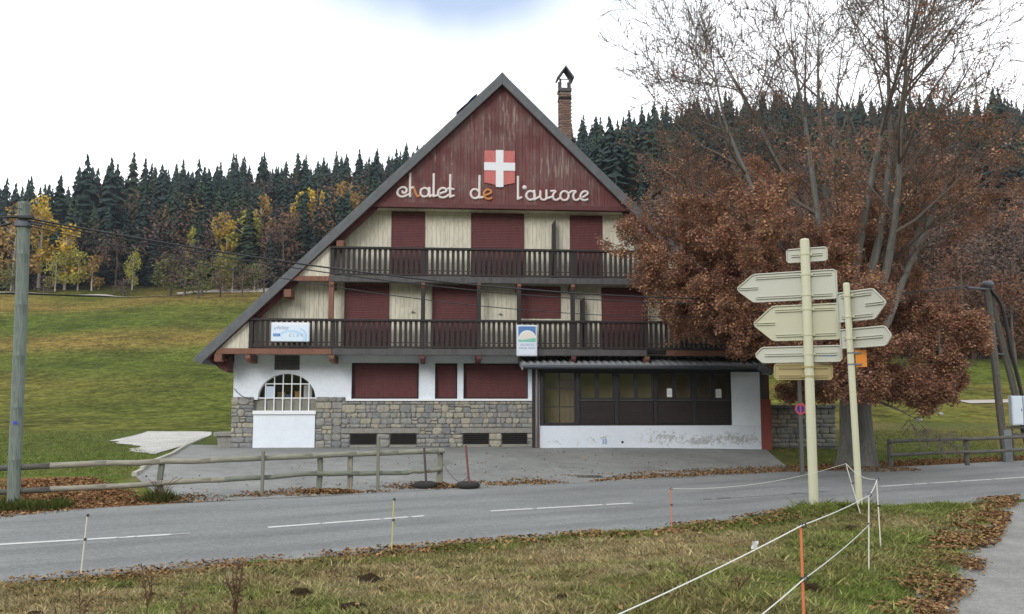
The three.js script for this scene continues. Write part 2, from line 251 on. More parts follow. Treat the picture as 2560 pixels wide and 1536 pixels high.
const MW = {
  cream: [0, 1, 2, 3].map((i) => std({ map: tex(256, 512, (u, v) => { const a = fbm(u * 16 + i * 9.7, v * 4 + i * 3.1, 4), s = fbm(u * 40 + i * 31, v * 1.5 + i * 7, 3), t = vn(u * 90 + i * 13, v * 60); let c = [207, 202, 184].map((x) => x * (0.9 + 0.2 * a)); c = mix3(c, [150, 138, 112], ss(0.66, 0.8, s) * 0.6); if (t > 0.94 && a > 0.52) c = mix3(c, [90, 78, 62], 0.6); return c; }), bumpMap: grainBump, bumpScale: 0.004, roughness: 0.8 })),
  white: std({ map: tex(512, 512, (u, v) => { const a = fbm(u * 6, v * 6, 4, 6), b = fbm(u * 60, v * 60, 2, 60); const k = 240 + 12 * (a - 0.5) + 14 * (b - 0.5); return [k * 0.945, k * 0.975, k * 1.01]; }), bumpMap: plasterBump, bumpScale: 0.012, roughness: 0.9 }),
  trim: std({ color: srgb(236, 237, 240), bumpMap: plasterBump, bumpScale: 0.004, roughness: 0.75 }),
  red: std({ map: woodTex([98, 52, 53], 0.24, 1), bumpMap: grainBump, bumpScale: 0.003, roughness: 0.62 }),
  maroon: std({ map: woodTex([88, 46, 45], 0.3, 2), bumpMap: grainBump, bumpScale: 0.003, roughness: 0.7 }),
  rust: std({ map: woodTex([118, 82, 66], 0.3, 3), bumpMap: grainBump, bumpScale: 0.004, roughness: 0.8 }),
  dark: std({ map: woodTex([40, 34, 33], 0.4, 4), bumpMap: grainBump, bumpScale: 0.004, roughness: 0.72 }),
  greyWood: std({ map: woodTex([80, 78, 78], 0.4, 5), bumpMap: grainBump, bumpScale: 0.004, roughness: 0.85 }),
  roof: std({ map: tex(256, 256, (u, v) => { const a = fbm(u * 8, v * 8, 4, 8), b = vn(u * 64, v * 64, 64), k = 94 + 26 * (a - 0.5) + 12 * (b - 0.5); return [k * 0.97, k, k * 1.03]; }), bumpMap: plasterBump, bumpScale: 0.006, roughness: 0.7, metalness: 0.0 }),
  concrete: std({ map: tex(256, 256, (u, v) => { const a = fbm(u * 8, v * 8, 4, 8), b = vn(u * 80, v * 80, 80), k = 146 + 36 * (a - 0.5) + 22 * (b - 0.5); return [k, k * 0.985, k * 0.93]; }), bumpMap: gritBump, bumpScale: 0.01, roughness: 0.95 }),
  mortar: std({ map: tex(256, 256, (u, v) => { const a = fbm(u * 20, v * 20, 4, 20), k = 128 + 40 * (a - 0.5); return [k, k * 0.985, k * 0.95]; }), bumpMap: gritBump, bumpScale: 0.02, roughness: 1 }),
  black: std({ color: srgb(34, 31, 30), roughness: 1 }),  // plain black, also painted in for the darkness inside vents and drains
  glass: new THREE.MeshPhysicalMaterial({ color: 0xffffff, roughness: 0.02, transmission: 1, thickness: 0, ior: 1.5, specularIntensity: 1 }),
  zinc: std({ color: srgb(112, 118, 124), roughness: 0.55, metalness: 0.35 }),
};
const chalet = thing('chalet', 'three-storey chalet with steep red gable, cream upper walls and dark wooden balconies', 'building', CB, CA);
const U0 = -0.1, RK = 0.988, APEX = 13.53, under = (u) => APEX - 0.44 - RK * Math.abs(u - U0);   // underside of the roof
const DEPTH = -14;
{ // roof: two slopes, verge boards, soffits, purlin ends
  for (const s of [-1, 1]) {
    const e = U0 + s * 10.5, top = (u) => APEX - RK * Math.abs(u - U0);
    const slab = part('roof_slope', ext(s < 0 ? [[U0, APEX - 0.03], [U0, APEX - 0.40], [e + 0.18, top(e + 0.18) - 0.40], [e, top(e) - 0.12], [e, top(e) - 0.03]] : [[U0, APEX - 0.03], [e, top(e) - 0.03], [e, top(e) - 0.12], [e - 0.18, top(e - 0.18) - 0.40], [U0, APEX - 0.40]], DEPTH - 0.6, 1.27), MW.roof, chalet);
    part('verge_board', ext(s < 0 ? [[U0, APEX], [U0, APEX - 0.43], [e + 0.2, top(e + 0.2) - 0.42], [e - 0.03, top(e) - 0.16], [e - 0.03, top(e) - 0.02]] : [[U0 + 0.003, APEX], [e + 0.03, top(e) - 0.02], [e + 0.03, top(e) - 0.16], [e - 0.2, top(e - 0.2) - 0.42], [U0 + 0.003, APEX - 0.43]], 1.272, 1.33, [], 0.008), MW.roof, slab);
    // boarded soffit under the overhang, one mesh per board
    for (let k = 0; k < 9; k++) { const w0 = 0.04 + k * 0.136, a = U0 + s * 0.06, b = U0 + s * 10.15; part('soffit_board', ext(s < 0 ? [[a, under(a) + 0.03], [b, under(b) + 0.03], [b, under(b) - 0.0], [a, under(a)]] : [[a, under(a) + 0.03], [a, under(a)], [b, under(b)], [b, under(b) + 0.03]], w0, w0 + 0.128), MW.maroon, slab); }
    part('barge_rafter', ext(s < 0 ? [[U0, under(U0) - 0.002], [U0 - 10.1, under(U0 - 10.1) - 0.002], [U0 - 10.1 + 0.1, under(U0 - 10) - 0.2], [U0, under(U0) - 0.2]] : [[U0, under(U0) - 0.002], [U0, under(U0) - 0.2], [U0 + 10.0, under(U0 + 10) - 0.2], [U0 + 10.1, under(U0 + 10.1) - 0.002]], 0.86, 0.95), MW.maroon, slab);
    for (const h of [7.3, 5.55, 3.3]) { const u = U0 + s * (under(U0) - h) / RK, a = u - s * 0.02; part('purlin_end', rbox(Math.min(a, a + s * 0.26) + (s > 0 ? -0.26 : 0.0) + (s < 0 ? 0.26 : 0), Math.max(a, a + s * 0.26) + (s > 0 ? -0.26 : 0) + (s < 0 ? 0.26 : 0), h - 0.30, h - 0.02, 0.1, 1.24, 0.02), MW.rust, slab); }
    // standing seams on the slope
    for (let k = 0; k < 14; k++) { const w = 0.9 - k * 1.05; part('roof_seam', ext(s < 0 ? [[U0, APEX - 0.03], [U0, APEX + 0.01], [e, top(e) + 0.01], [e, top(e) - 0.03]] : [[U0, APEX - 0.03], [e, top(e) - 0.03], [e, top(e) + 0.01], [U0, APEX + 0.01]], w - 0.02, w + 0.02), MW.roof, slab); }
  }
  part('ridge_cap', ext([[U0 - 0.22, APEX - 0.20], [U0, APEX + 0.035], [U0 + 0.22, APEX - 0.20], [U0 + 0.2, APEX - 0.22], [U0, APEX + 0.005], [U0 - 0.2, APEX - 0.22]], DEPTH, 1.30), MW.zinc, chalet);
}
{ // blue tarpaulin scrap showing on the left slope
  const t = onChalet('blue_tarpaulin', 'scrap of blue tarpaulin lying on the left roof slope', 'tarpaulin', -1.35, APEX - RK * 1.25 - 0.035, 0.75);
  const g = new THREE.PlaneGeometry(1.05, 1.2, 8, 8), p = g.attributes.position; for (let i = 0; i < p.count; i++) p.setZ(i, 0.03 + 0.05 * fbm(p.getX(i) * 4 + 9, p.getY(i) * 4, 2)); g.rotateX(-Math.PI / 2); g.rotateZ(Math.atan(RK)); g.translate(0, 0.06, 0); g.computeVertexNormals();
  part('sheet', g, std({ color: srgb(90, 130, 205), roughness: 0.5, side: THREE.DoubleSide }), t);
}
{ // red gable boards, peeling
  const blobs = [[0.1, 11.9, 0.5, 1.0, 0.34], [-0.9, 11.3, 0.7, 0.9, 0.22], [1.2, 11.4, 0.5, 0.9, 0.16], [2.1, 10.2, 1.0, 0.8, 0.3], [1.2, 9.7, 0.8, 0.6, 0.2], [-2.6, 10.4, 1.1, 0.7, 0.2], [-1.6, 9.5, 0.9, 0.5, 0.18], [3.2, 9.5, 0.7, 0.5, 0.14], [-3.4, 9.4, 0.7, 0.5, 0.12]];
  const map = tex(1024, 512, (u, v) => {
    const x = -5 + 10 * u, y = 8.6 + 5 * v, a = fbm(x * 9, y * 1.1, 4), b = fbm(x * 26, y * 2.6 + 9, 4), f = fbm(x * 2 + 3, y * 2, 3); let k = 0; for (const [bx, by, sx, sy, s] of blobs) k = Math.max(k, s * Math.exp(-(((x - bx) / sx) ** 2 + ((y - by) / sy) ** 2)));
    let c = mix3([108, 62, 61], [96, 57, 56], a); c = c.map((q) => q * (0.86 + 0.28 * f)); c = mix3(c, [112, 94, 90], ss(0.42, 0.7, a * 0.6 + f * 0.4 + k * 0.6) * 0.6);
    return mix3(c, [154, 138, 128], ss(0.64, 0.76, b * 0.55 + a * 0.3 + k * 0.75 + 0.02) * 0.8);
  });
  map.wrapS = map.wrapT = THREE.ClampToEdgeWrapping;
  const gm = [0.94, 1, 1.06].map((k) => std({ color: new THREE.Color(k, k, k), map, bumpMap: grainBump, bumpScale: 0.002, roughness: 0.85 }));
  const gable = part('gable', ext([[-4.65, 8.70], [4.45, 8.70], [U0, under(U0) + 0.1]], 0.96, 1.02), MW.maroon, chalet);
  const W = 0.125, r = rngOf(3);
  for (let u = -4.72; u < 4.52; u += W) {
    const a = u + 0.004, b = u + W - 0.004, top = a < U0 && b > U0 ? [[b, under(b)], [U0, under(U0)], [a, under(a)]] : [[b, under(b)], [a, under(a)]];
    if (Math.max(under(a), under(b)) < 8.72) continue;
    const g = ext([[a, 8.67], [b, 8.67], ...top.map(([x, y]) => [x, Math.max(8.68, y + 0.01)])], 1.024, 1.046 + 0.008 * r());
    const uv = g.attributes.uv, p = g.attributes.position; for (let i = 0; i < uv.count; i++) uv.setXY(i, (p.getX(i) + 5) / 10, (p.getY(i) - 8.6) / 5);
    part('plank', g, pick(gm, r), gable);
  }
  part('gable_beam', rbox(-4.72, 4.52, 8.53, 8.71, 0.9, 1.11, 0.02), MW.maroon, chalet);
  part('gable_soffit', box(-4.85, 4.65, 8.512, 8.528, 0.2, 0.92), MW.cream[0], chalet);
}
{ // cream boarded wall of the two upper floors
  const pts = [[-9.45, 3.3], [9.25, 3.3], [4.75, 8.72], [-4.95, 8.72]];
  const wall = part('boarded_wall', ext([[-9.5, 3.3], [9.3, 3.3], [9.3, under(9.3) + 0.1], [4.55, 8.75], [-4.75, 8.75], [-9.5, under(-9.5) + 0.1]], 0.12, 0.42), MW.cream[0], chalet);
  const W = 0.16, r = rngOf(8);
  for (let u = -9.48; u < 9.28; u += W) { const a = u + 0.004, b = u + W - 0.004; const ta = Math.min(8.72, under(a) + 0.05), tb = Math.min(8.72, under(b) + 0.05); part('plank', ext([[a, 3.3], [b, 3.3], [b, Math.max(3.32, tb)], [a, Math.max(3.32, ta)]], 0.422, 0.444 + 0.008 * r()), pick(MW.cream, r), wall); }
  part('header_board', rbox(-5.0, 4.8, 8.40, 8.51, 0.44, 0.48, 0.01), MW.cream[1], chalet);
}
function rollerShutter(u0, u1, v0, v1, w, name = 'shutter', mt = MW.red, label) {
  const prof = [], n = Math.round((v1 - v0 - 0.06) / 0.06), h = (v1 - v0 - 0.06) / n; prof.push([0, v0 + 0.03]);
  for (let k = 0; k < n; k++) { const y = v0 + 0.03 + k * h; prof.push([0.004, y], [0.016, y + h * 0.25], [0.016, y + h * 0.75], [0.004, y + h]); }
  prof.push([0, v1 - 0.03]);
  const g = ext(prof, 0, u1 - u0 - 0.06); g.rotateY(Math.PI / 2); g.scale(1, 1, -1); g.translate(u0 + 0.03, 0, w); { const ix = g.index; const p = g.attributes.position; for (let i = 0; i < p.count; i += 3) { for (const a of Object.values(g.attributes)) { const s = a.itemSize; for (let c = 0; c < s; c++) { const t = a.array[(i + 1) * s + c]; a.array[(i + 1) * s + c] = a.array[(i + 2) * s + c]; a.array[(i + 2) * s + c] = t; } } } }
  g.computeVertexNormals(); uvM(g);
  const o = part(name, g, mt, chalet, label);
  part('shutter_frame', [rbox(u0, u0 + 0.04, v0, v1, w - 0.02, w + 0.03, 0.006), rbox(u1 - 0.04, u1, v0, v1, w - 0.02, w + 0.03, 0.006), rbox(u0 + 0.04, u1 - 0.04, v1 - 0.05, v1, w - 0.02, w + 0.032, 0.006), rbox(u0 + 0.04, u1 - 0.04, v0, v0 + 0.035, w - 0.02, w + 0.03, 0.006)], MW.maroon, o);
  return o;
}
// upper floor, middle floor (these walls stand a little forward of the ground floor)
rollerShutter(-4.066, -2.853, 6.06, 8.503, 0.475);
rollerShutter(-1.177, 0.766, 6.06, 8.494, 0.475);
rollerShutter(2.462, 3.675, 6.06, 8.474, 0.475);
rollerShutter(-5.692, -4.105, 3.5, 5.861, 0.475);
rollerShutter(-2.567, -0.95, 3.5, 5.841, 0.475);
rollerShutter(0.648, 2.107, 4.648, 5.812, 0.475);
rollerShutter(3.615, 5.223, 3.5, 5.792, 0.475);
part('window_sill', rbox(0.579, 2.176, 4.481, 4.619, 0.45, 0.55, 0.012), MW.cream[2], chalet);
for (const [u, v0, v1] of [[1.76, 6.05, 8.22], [2.80, 3.5, 5.4]]) part('partition_post', ext([[u, v0], [u + 0.12, v0], [u + 0.12, v1], [u + 0.03, v1 - 0.1]], 0.453, 0.95), MW.dark, chalet, 'weathered dark board standing out from the cream wall');
for (const [u, v] of [[-1.9, 7.2], [-3.25, 4.85], [-0.1, 4.8], [-1.7, 7.18], [5.4, 7.1]]) part('wall_hook', [cyl([u, v, 0.45], [u, v, 0.54], 0.018, 0.018, 6), cyl([u - 0.08, v - 0.02, 0.51], [u + 0.08, v - 0.02, 0.51], 0.012, 0.012, 5)], MW.dark, chalet);

// ---- balconies
const balShape = (() => { const h = 0.86, s = shapeOf([[-0.056, 0], [0.056, 0], [0.056, 0.07], [0.028, 0.12], [0.056, 0.17], [0.053, h * 0.5], [0.05, h - 0.1], [0.056, h - 0.05], [0.056, h], [-0.056, h], [-0.056, h - 0.05], [-0.05, h - 0.1], [-0.053, h * 0.5], [-0.056, 0.17], [-0.028, 0.12], [-0.056, 0.07]]); const g = new THREE.ExtrudeGeometry(s, { depth: 0.028, bevelEnabled: false }); return uvM(g); })();
function balcony(u0, u1, v, rustTo, rustFrom, extra) {
  const b = part('balcony', box(u0, u1, v - 0.10, v - 0.02, 0.0, 1.12), MW.dark, chalet);     // deck
  for (let k = 0; k < 7; k++) part('deck_board', box(u0, u1, v - 0.018, v + 0.012, 0.02 + k * 0.157, 0.165 + k * 0.157), MW.greyWood, b);
  part('edge_beam', rbox(Math.max(u0, rustTo), Math.min(u1, rustFrom), v - 0.22, v - 0.0, 1.12, 1.24, 0.015), MW.greyWood, b);
  part('bottom_rail', rbox(u0, u1, v + 0.02, v + 0.09, 1.13, 1.21, 0.01), MW.dark, b);
  const rail = part('handrail', rbox(u0, u1, v + 0.955, v + 1.04, 1.08, 1.25, 0.02), MW.dark, b);
  const r = rngOf(21 + v * 10), n = Math.floor((u1 - u0) / 0.182), st = (u1 - u0) / n;
  for (let k = 0; k < n; k++) { const o = part('baluster', balShape, MW.dark, b); o.position.set(u0 + (k + 0.5) * st + rr(-0.006, 0.006, r), v + 0.088, 1.155 + rr(-0.006, 0.006, r)); o.rotation.z = rr(-0.008, 0.008, r); }
  part('mid_rail', rbox(u0, u1, v + 0.20, v + 0.235, 1.115, 1.15, 0.005), MW.dark, b);
  for (const u of extra) part('post', rbox(u - 0.07, u + 0.07, v - 0.24, v + 1.05, 1.06, 1.2, 0.012), MW.dark, b);
  return b;
}
const lower = balcony(-8.86, 8.66, 3.47, -6.0, 5.1, [-8.79, -6.0, -2.88, -0.91, 0.52, 2.45, 5.1, 8.59]);
const upper = balcony(-6.14, 5.94, 6.03, -9, 9, [-6.07, -2.88, -0.91, 0.52, 2.45, 5.87]);
for (const u of [-2.88, -0.91, 0.52, 2.45, 5.1]) part('tall_post', rbox(u - 0.075, u + 0.075, 4.51, 5.80, 1.04, 1.19, 0.012), MW.dark, chalet);
part('tall_post', rbox(-6.17, -5.99, 4.51, 6.06, 1.04, 1.22, 0.012), MW.rust, chalet, 'rust brown corner post under the upper balcony');
part('tall_post', rbox(5.79, 5.97, 4.51, 6.06, 1.04, 1.22, 0.012), MW.rust, chalet);
for (const s of [-1, 1]) {                         // rust brown beams and cream triangles at both balcony ends
  const m = (u) => s < 0 ? u : 2 * U0 - u, P = (l) => s < 0 ? l : l.map(([u, v]) => [2 * U0 - u, v]).reverse();
  const bx = (a, b, ...r) => rbox(Math.min(m(a), m(b)), Math.max(m(a), m(b)), ...r);
  part('rust_beam', bx(-9.95, -6.02, 3.26, 3.46, 1.121, 1.25, 0.015), MW.rust, chalet);
  part('rust_beam', bx(-7.45, -6.16, 5.82, 6.0, 1.121, 1.25, 0.015), MW.rust, chalet);
  const t1 = part('end_infill', ext(P([[-9.95, 3.465], [-8.875, 3.465], [-8.875, under(-8.875) + 0.02]]), 1.06, 1.09), MW.cream[0], chalet);
  for (let u = -9.9; u < -8.9; u += 0.147) { const a = u + 0.004, b = Math.min(-8.878, u + 0.143), va = under(a), vb = under(b); if (vb > 3.5) part('plank', ext(P([[a, 3.47], [b, 3.47], [b, vb + 0.01], [a, Math.max(3.475, va + 0.01)]]), 1.092, 1.112), pick(MW.cream), t1); }
  const t2 = part('end_infill', ext(P([[-7.42, 6.01], [-6.155, 6.01], [-6.155, under(-6.155) + 0.02]]), 1.06, 1.09), MW.cream[0], chalet);
  for (let u = -7.36; u < -6.2; u += 0.147) { const a = u + 0.004, b = Math.min(-6.158, u + 0.143), va = under(a), vb = under(b); if (vb > 6.05) part('plank', ext(P([[a, 6.015], [b, 6.015], [b, vb + 0.01], [a, Math.max(6.02, va + 0.01)]]), 1.092, 1.112), pick(MW.cream), t2); }
  // carved eave bracket beside the white wall
  part('eave_bracket', ext(P([[-9.62, 3.24], [-10.32, 3.24], [-10.25, 3.0], [-10.05, 2.92], [-9.95, 2.8], [-9.8, 2.72], [-9.62, 2.64]]), 0.0, 0.75, [], 0.02), MW.maroon, chalet);
  part('eave_soffit', box(Math.min(m(-10.3), m(-9.6)), Math.max(m(-10.3), m(-9.6)), 3.05, 3.1, DEPTH, 1.0), MW.maroon, chalet);
  part('floor_soffit', box(Math.min(m(-9.9), m(-8.86)), Math.max(m(-9.9), m(-8.86)), 3.40, 3.455, 0.0, 1.1), MW.maroon, chalet);
}
for (const u of [-8.85, -6.0, -2.88, -0.91, 2.45, 5.1, 8.65]) part('joist_end', ext([[0, 3.24], [1.3, 3.24], [1.3, 3.12], [1.2, 3.0], [0, 2.98]], -0.08, 0.08, [], 0.01).rotateY(-Math.PI / 2).translate(u, 0, 0), u < -5 || u > 4 ? MW.rust : MW.maroon, chalet);
for (const u of [-6.05, -2.88, -0.91, 0.52, 2.45, 5.85]) part('joist_end', ext([[0, 5.80], [1.26, 5.80], [1.26, 5.70], [1.16, 5.6], [0, 5.58]], -0.07, 0.07, [], 0.01).rotateY(-Math.PI / 2).translate(u, 0, 0), MW.rust, chalet);

// ---- white ground floor wall with its openings
const arch = []; for (let k = 0; k <= 20; k++) { const t = Math.PI * k / 20; arch.push([-7.715 + 1.02 * Math.cos(t), 1.74 + 0.90 * Math.sin(t)]); }
{
  const hole = (a, b, c, d) => [[a, c], [a, d], [b, d], [b, c]];
  const outline = [[-9.585, 1.7], [-8.735, 1.7], ...arch.slice().reverse().filter(([, y]) => y > 1.745), [-6.695, 1.7], [9.3, 1.7], [9.3, 3.31], [-9.585, 3.31]];
  const wall = part('plaster_wall', ext(outline, -0.4, 0.0, [hole(-5.40, -3.06, 1.765, 2.98), hole(-2.41, -1.67, 1.765, 2.985), hole(-1.38, 0.91, 1.765, 2.985)]), MW.white, chalet);
  uvM(wall.geometry, 4);
  for (const [a, b] of [[-5.40, -3.06], [-2.41, -1.67], [-1.38, 0.91]]) { rollerShutter(a + 0.005, b - 0.005, 1.77, 2.975, -0.16, 'ground_shutter', MW.red); part('reveal_trim', ext([[a - 0.03, 1.735], [b + 0.03, 1.735], [b + 0.03, 3.015], [a - 0.03, 3.015]], 0.002, 0.018, [[[a + 0.012, 1.777], [a + 0.012, 2.97], [b - 0.012, 2.97], [b - 0.012, 1.777]]]), MW.black, chalet); }
  part('long_sill', rbox(-5.62, 1.12, 1.655, 1.735, -0.02, 0.09, 0.012), MW.trim, chalet);
  part('base_wall', box(-9.6, 9.3, -0.1, 1.7, -0.45, -0.16), MW.concrete, chalet);
}
{ // side and back walls, and the storey behind
  for (const s of [-1, 1]) { const u = s < 0 ? -9.585 : 9.29; part('side_wall', box(Math.min(u, u - s * 0.35), Math.max(u, u - s * 0.35), -0.1, 3.05, DEPTH, -0.41), MW.white, chalet); }
  part('back_wall', ext([[-9.5, -0.1], [9.3, -0.1], [9.3, under(9.3)], [U0, under(U0)], [-9.5, under(-9.5)]], DEPTH + 0.02, DEPTH + 0.3), MW.cream[0], chalet);
}
{ // arched window: grid, glass, sill, white breast wall, dark room behind
  const z = -0.10, g = [];
  const halfH = (u) => { const t = (u + 7.715) / 1.02; return 1.74 + 0.90 * Math.sqrt(Math.max(0, 1 - t * t)); };
  const win = part('arched_window', ext([[-8.73, 1.31], [-6.70, 1.31], [-6.70, 1.74], ...arch.slice(1, -1), [-8.73, 1.74]], z - 0.03, z - 0.024), MW.glass, chalet);
  for (let k = 0; k < 6; k++) { const u = -8.478 + k * 0.306; part('glazing_bar', rbox(u - 0.019, u + 0.019, 1.31, halfH(u), z - 0.02, z + 0.02, 0.006), MW.trim, win); }
  for (const v of [1.76, 2.265]) { const t = Math.sqrt(Math.max(0, 1 - ((v - 1.74) / 0.9) ** 2)) * 1.02; part('glazing_bar', rbox(-7.715 - t, -7.715 + t, v - 0.02, v + 0.02, z - 0.018, z + 0.018, 0.006), MW.trim, win); }
  const ring = []; for (let k = 0; k <= 24; k++) { const t = Math.PI * k / 24; ring.push([-7.715 + 1.015 * Math.cos(t), 1.74 + 0.895 * Math.sin(t), z]); } part('arch_frame', tube(ring, 0.022, 40, 6), MW.trim, win);
  part('window_sill', rbox(-8.87, -6.66, 1.18, 1.315, -0.12, 0.13, 0.015), MW.trim, chalet);
  part('breast_wall', rbox(-8.85, -6.69, -0.05, 1.18, -0.2, 0.06, 0.01), MW.white, chalet);
  part('room', [box(-9.2, -6.2, 1.0, 3.2, -2.6, -2.5), box(-9.25, -9.2, 1.0, 3.2, -2.6, -0.42), box(-6.2, -6.15, 1.0, 3.2, -2.6, -0.42), box(-9.2, -6.2, 3.2, 3.25, -2.6, -0.42)], std({ color: srgb(96, 84, 72) }), chalet);
  part('counter', box(-9.2, -6.2, 1.0, 1.74, -0.9, -0.35), std({ color: srgb(150, 148, 142) }), chalet);
  for (const [u, v, w, c] of [[-8.0, 1.86, 0.14, [150, 136, 96]], [-7.4, 1.88, 0.12, [140, 106, 66]], [-7.05, 1.98, 0.15, [190, 190, 190]], [-7.75, 1.82, 0.1, [60, 80, 120]]]) { const t = onChalet('shelf_item', ['pale box', 'brown box', 'pale round clock face', 'blue tin'][[-8.0, -7.4, -7.05, -7.75].indexOf(u)] + ' on the counter behind the arched window', 'box', u, 1.742, -0.6); part('body', rbox(-w, w, 0, (v - 1.742) * 2, -0.08, 0.08, 0.02), std({ color: srgb(...c) }), t); }
}
{ // stone facing, every stone its own piece
  const stoneBump = tex(256, 256, (u, v) => 255 * fbm(u * 12, v * 12, 5, 12), false);
  const tones = [[148, 147, 142], [138, 138, 136], [154, 150, 140], [164, 158, 142], [132, 133, 134], [150, 147, 140], [142, 141, 134], [166, 160, 144]];
  const mats = tones.map((c, i) => std({ map: tex(128, 128, (u, v) => { const a = fbm(u * 6 + i * 3, v * 6, 4), b = vn(u * 60, v * 60); return c.map((x) => x * (0.8 + 0.34 * a + 0.12 * (b - 0.5))); }), bumpMap: stoneBump, bumpScale: 0.012, roughness: 0.95 }));
  globalThis.stoneMats = mats;
  const r = rngOf(44);
  globalThis.stoneGeo = function (w, h, d) {
    const c = Math.min(w, h) * rr(0.12, 0.3, r), j = () => rr(-0.017, 0.017, r), pos = [0, 0, d], idx = [], ring = (ins, z) => [[-w / 2 + c, -h / 2], [w / 2 - c, -h / 2], [w / 2, -h / 2 + c], [w / 2, h / 2 - c], [w / 2 - c, h / 2], [-w / 2 + c, h / 2], [-w / 2, h / 2 - c], [-w / 2, -h / 2 + c]].map(([x, y]) => [x - Math.sign(x) * ins + j(), y - Math.sign(y) * ins + j(), z]);
    for (const p of [...ring(0, 0), ...ring(0.002, d * 0.6), ...ring(0.022, d + rr(-0.006, 0.006, r))]) pos.push(...p);
    for (let k = 0; k < 8; k++) { const n = (k + 1) % 8; for (const o of [1, 9]) idx.push(o + k, o + n, o + 8 + k, o + n, o + 8 + n, o + 8 + k); idx.push(0, 17 + k, 17 + n); }
    const g = new THREE.BufferGeometry(); g.setAttribute('position', new THREE.Float32BufferAttribute(pos, 3)); g.setIndex(idx); g.computeVertexNormals(); return uvM(g, 0.5, r(), r());
  };
  globalThis.stones = function (u0, u1, v0, v1, w, parent, max = 0.42, min = 0.13) {
    const go = (a, b, c, d) => {
      const W = b - a, h = d - c, lim = rr(0.6, 1.45, r);
      if (h > 0.24 * lim && (h > 0.3 || h > W * 0.8)) { const t = c + h * rr(0.36, 0.64, r) + rr(-0.03, 0.03, r); if (t - c > 0.08 && d - t > 0.08) { go(a, b, c, t); go(a, b, t, d); return; } }
      if (W > max * lim) { const t = a + W * rr(0.3, 0.7, r); if (t - a > min && b - t > min) { go(a, t, c, d); go(t, b, c, d); return; } }
      const o = part('stone', stoneGeo(W - 0.018, h - 0.018, rr(0.024, 0.05, r)), pick(mats, r), parent); o.position.set((a + b) / 2, (c + d) / 2, w);
    };
    go(u0, u1, v0, v1);
  };
  const facing = part('stone_facing', [box(-9.62, -8.86, -0.1, 1.79, -0.15, 0.0), box(-6.68, -5.63, -0.1, 1.79, -0.15, 0.0), box(-5.63, 1.14, -0.1, 1.652, -0.15, 0.0)], MW.mortar, chalet);
  stones(-9.63, -8.86, 0, 1.80, 0, facing); stones(-6.68, -5.76, 0, 1.80, 0, facing); stones(-5.76, 1.14, 0.69, 1.65, 0, facing, 0.38);
  stones(-5.76, -5.46, 0, 0.49, 0, facing); stones(-4.5, -4.04, 0, 0.49, 0, facing); stones(-3.08, -1.43, 0, 0.69, 0, facing, 0.36); stones(-0.47, -0.02, 0, 0.49, 0, facing); stones(0.92, 1.14, 0, 0.49, 0, facing);
  for (const [a, b] of [[-5.76, -3.0], [-1.5, 1.14]]) part('lintel', rbox(a, b, 0.5, 0.68, 0, 0.06, 0.015), MW.concrete, chalet);
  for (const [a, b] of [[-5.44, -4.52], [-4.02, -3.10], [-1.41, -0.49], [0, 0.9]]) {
    const v = part('vent', box(a, b, 0.1, 0.49, 0.003, 0.006), MW.black, chalet);  // flat black sheet, painted darkness of the hollow behind the louvres
    for (let k = 0; k < 5; k++) { const s = box(a, b, -0.035, 0.035, -0.004, 0.004); s.rotateX(-0.6); s.translate(0, 0.15 + k * 0.075, 0.034); part('louvre', s, MW.black, v); }  // louvres take the same cavity black so the vent looks hollow
    part('vent_sill', rbox(a - 0.02, b + 0.02, 0.0, 0.1, 0.0, 0.06, 0.01), MW.concrete, v);
  }
}
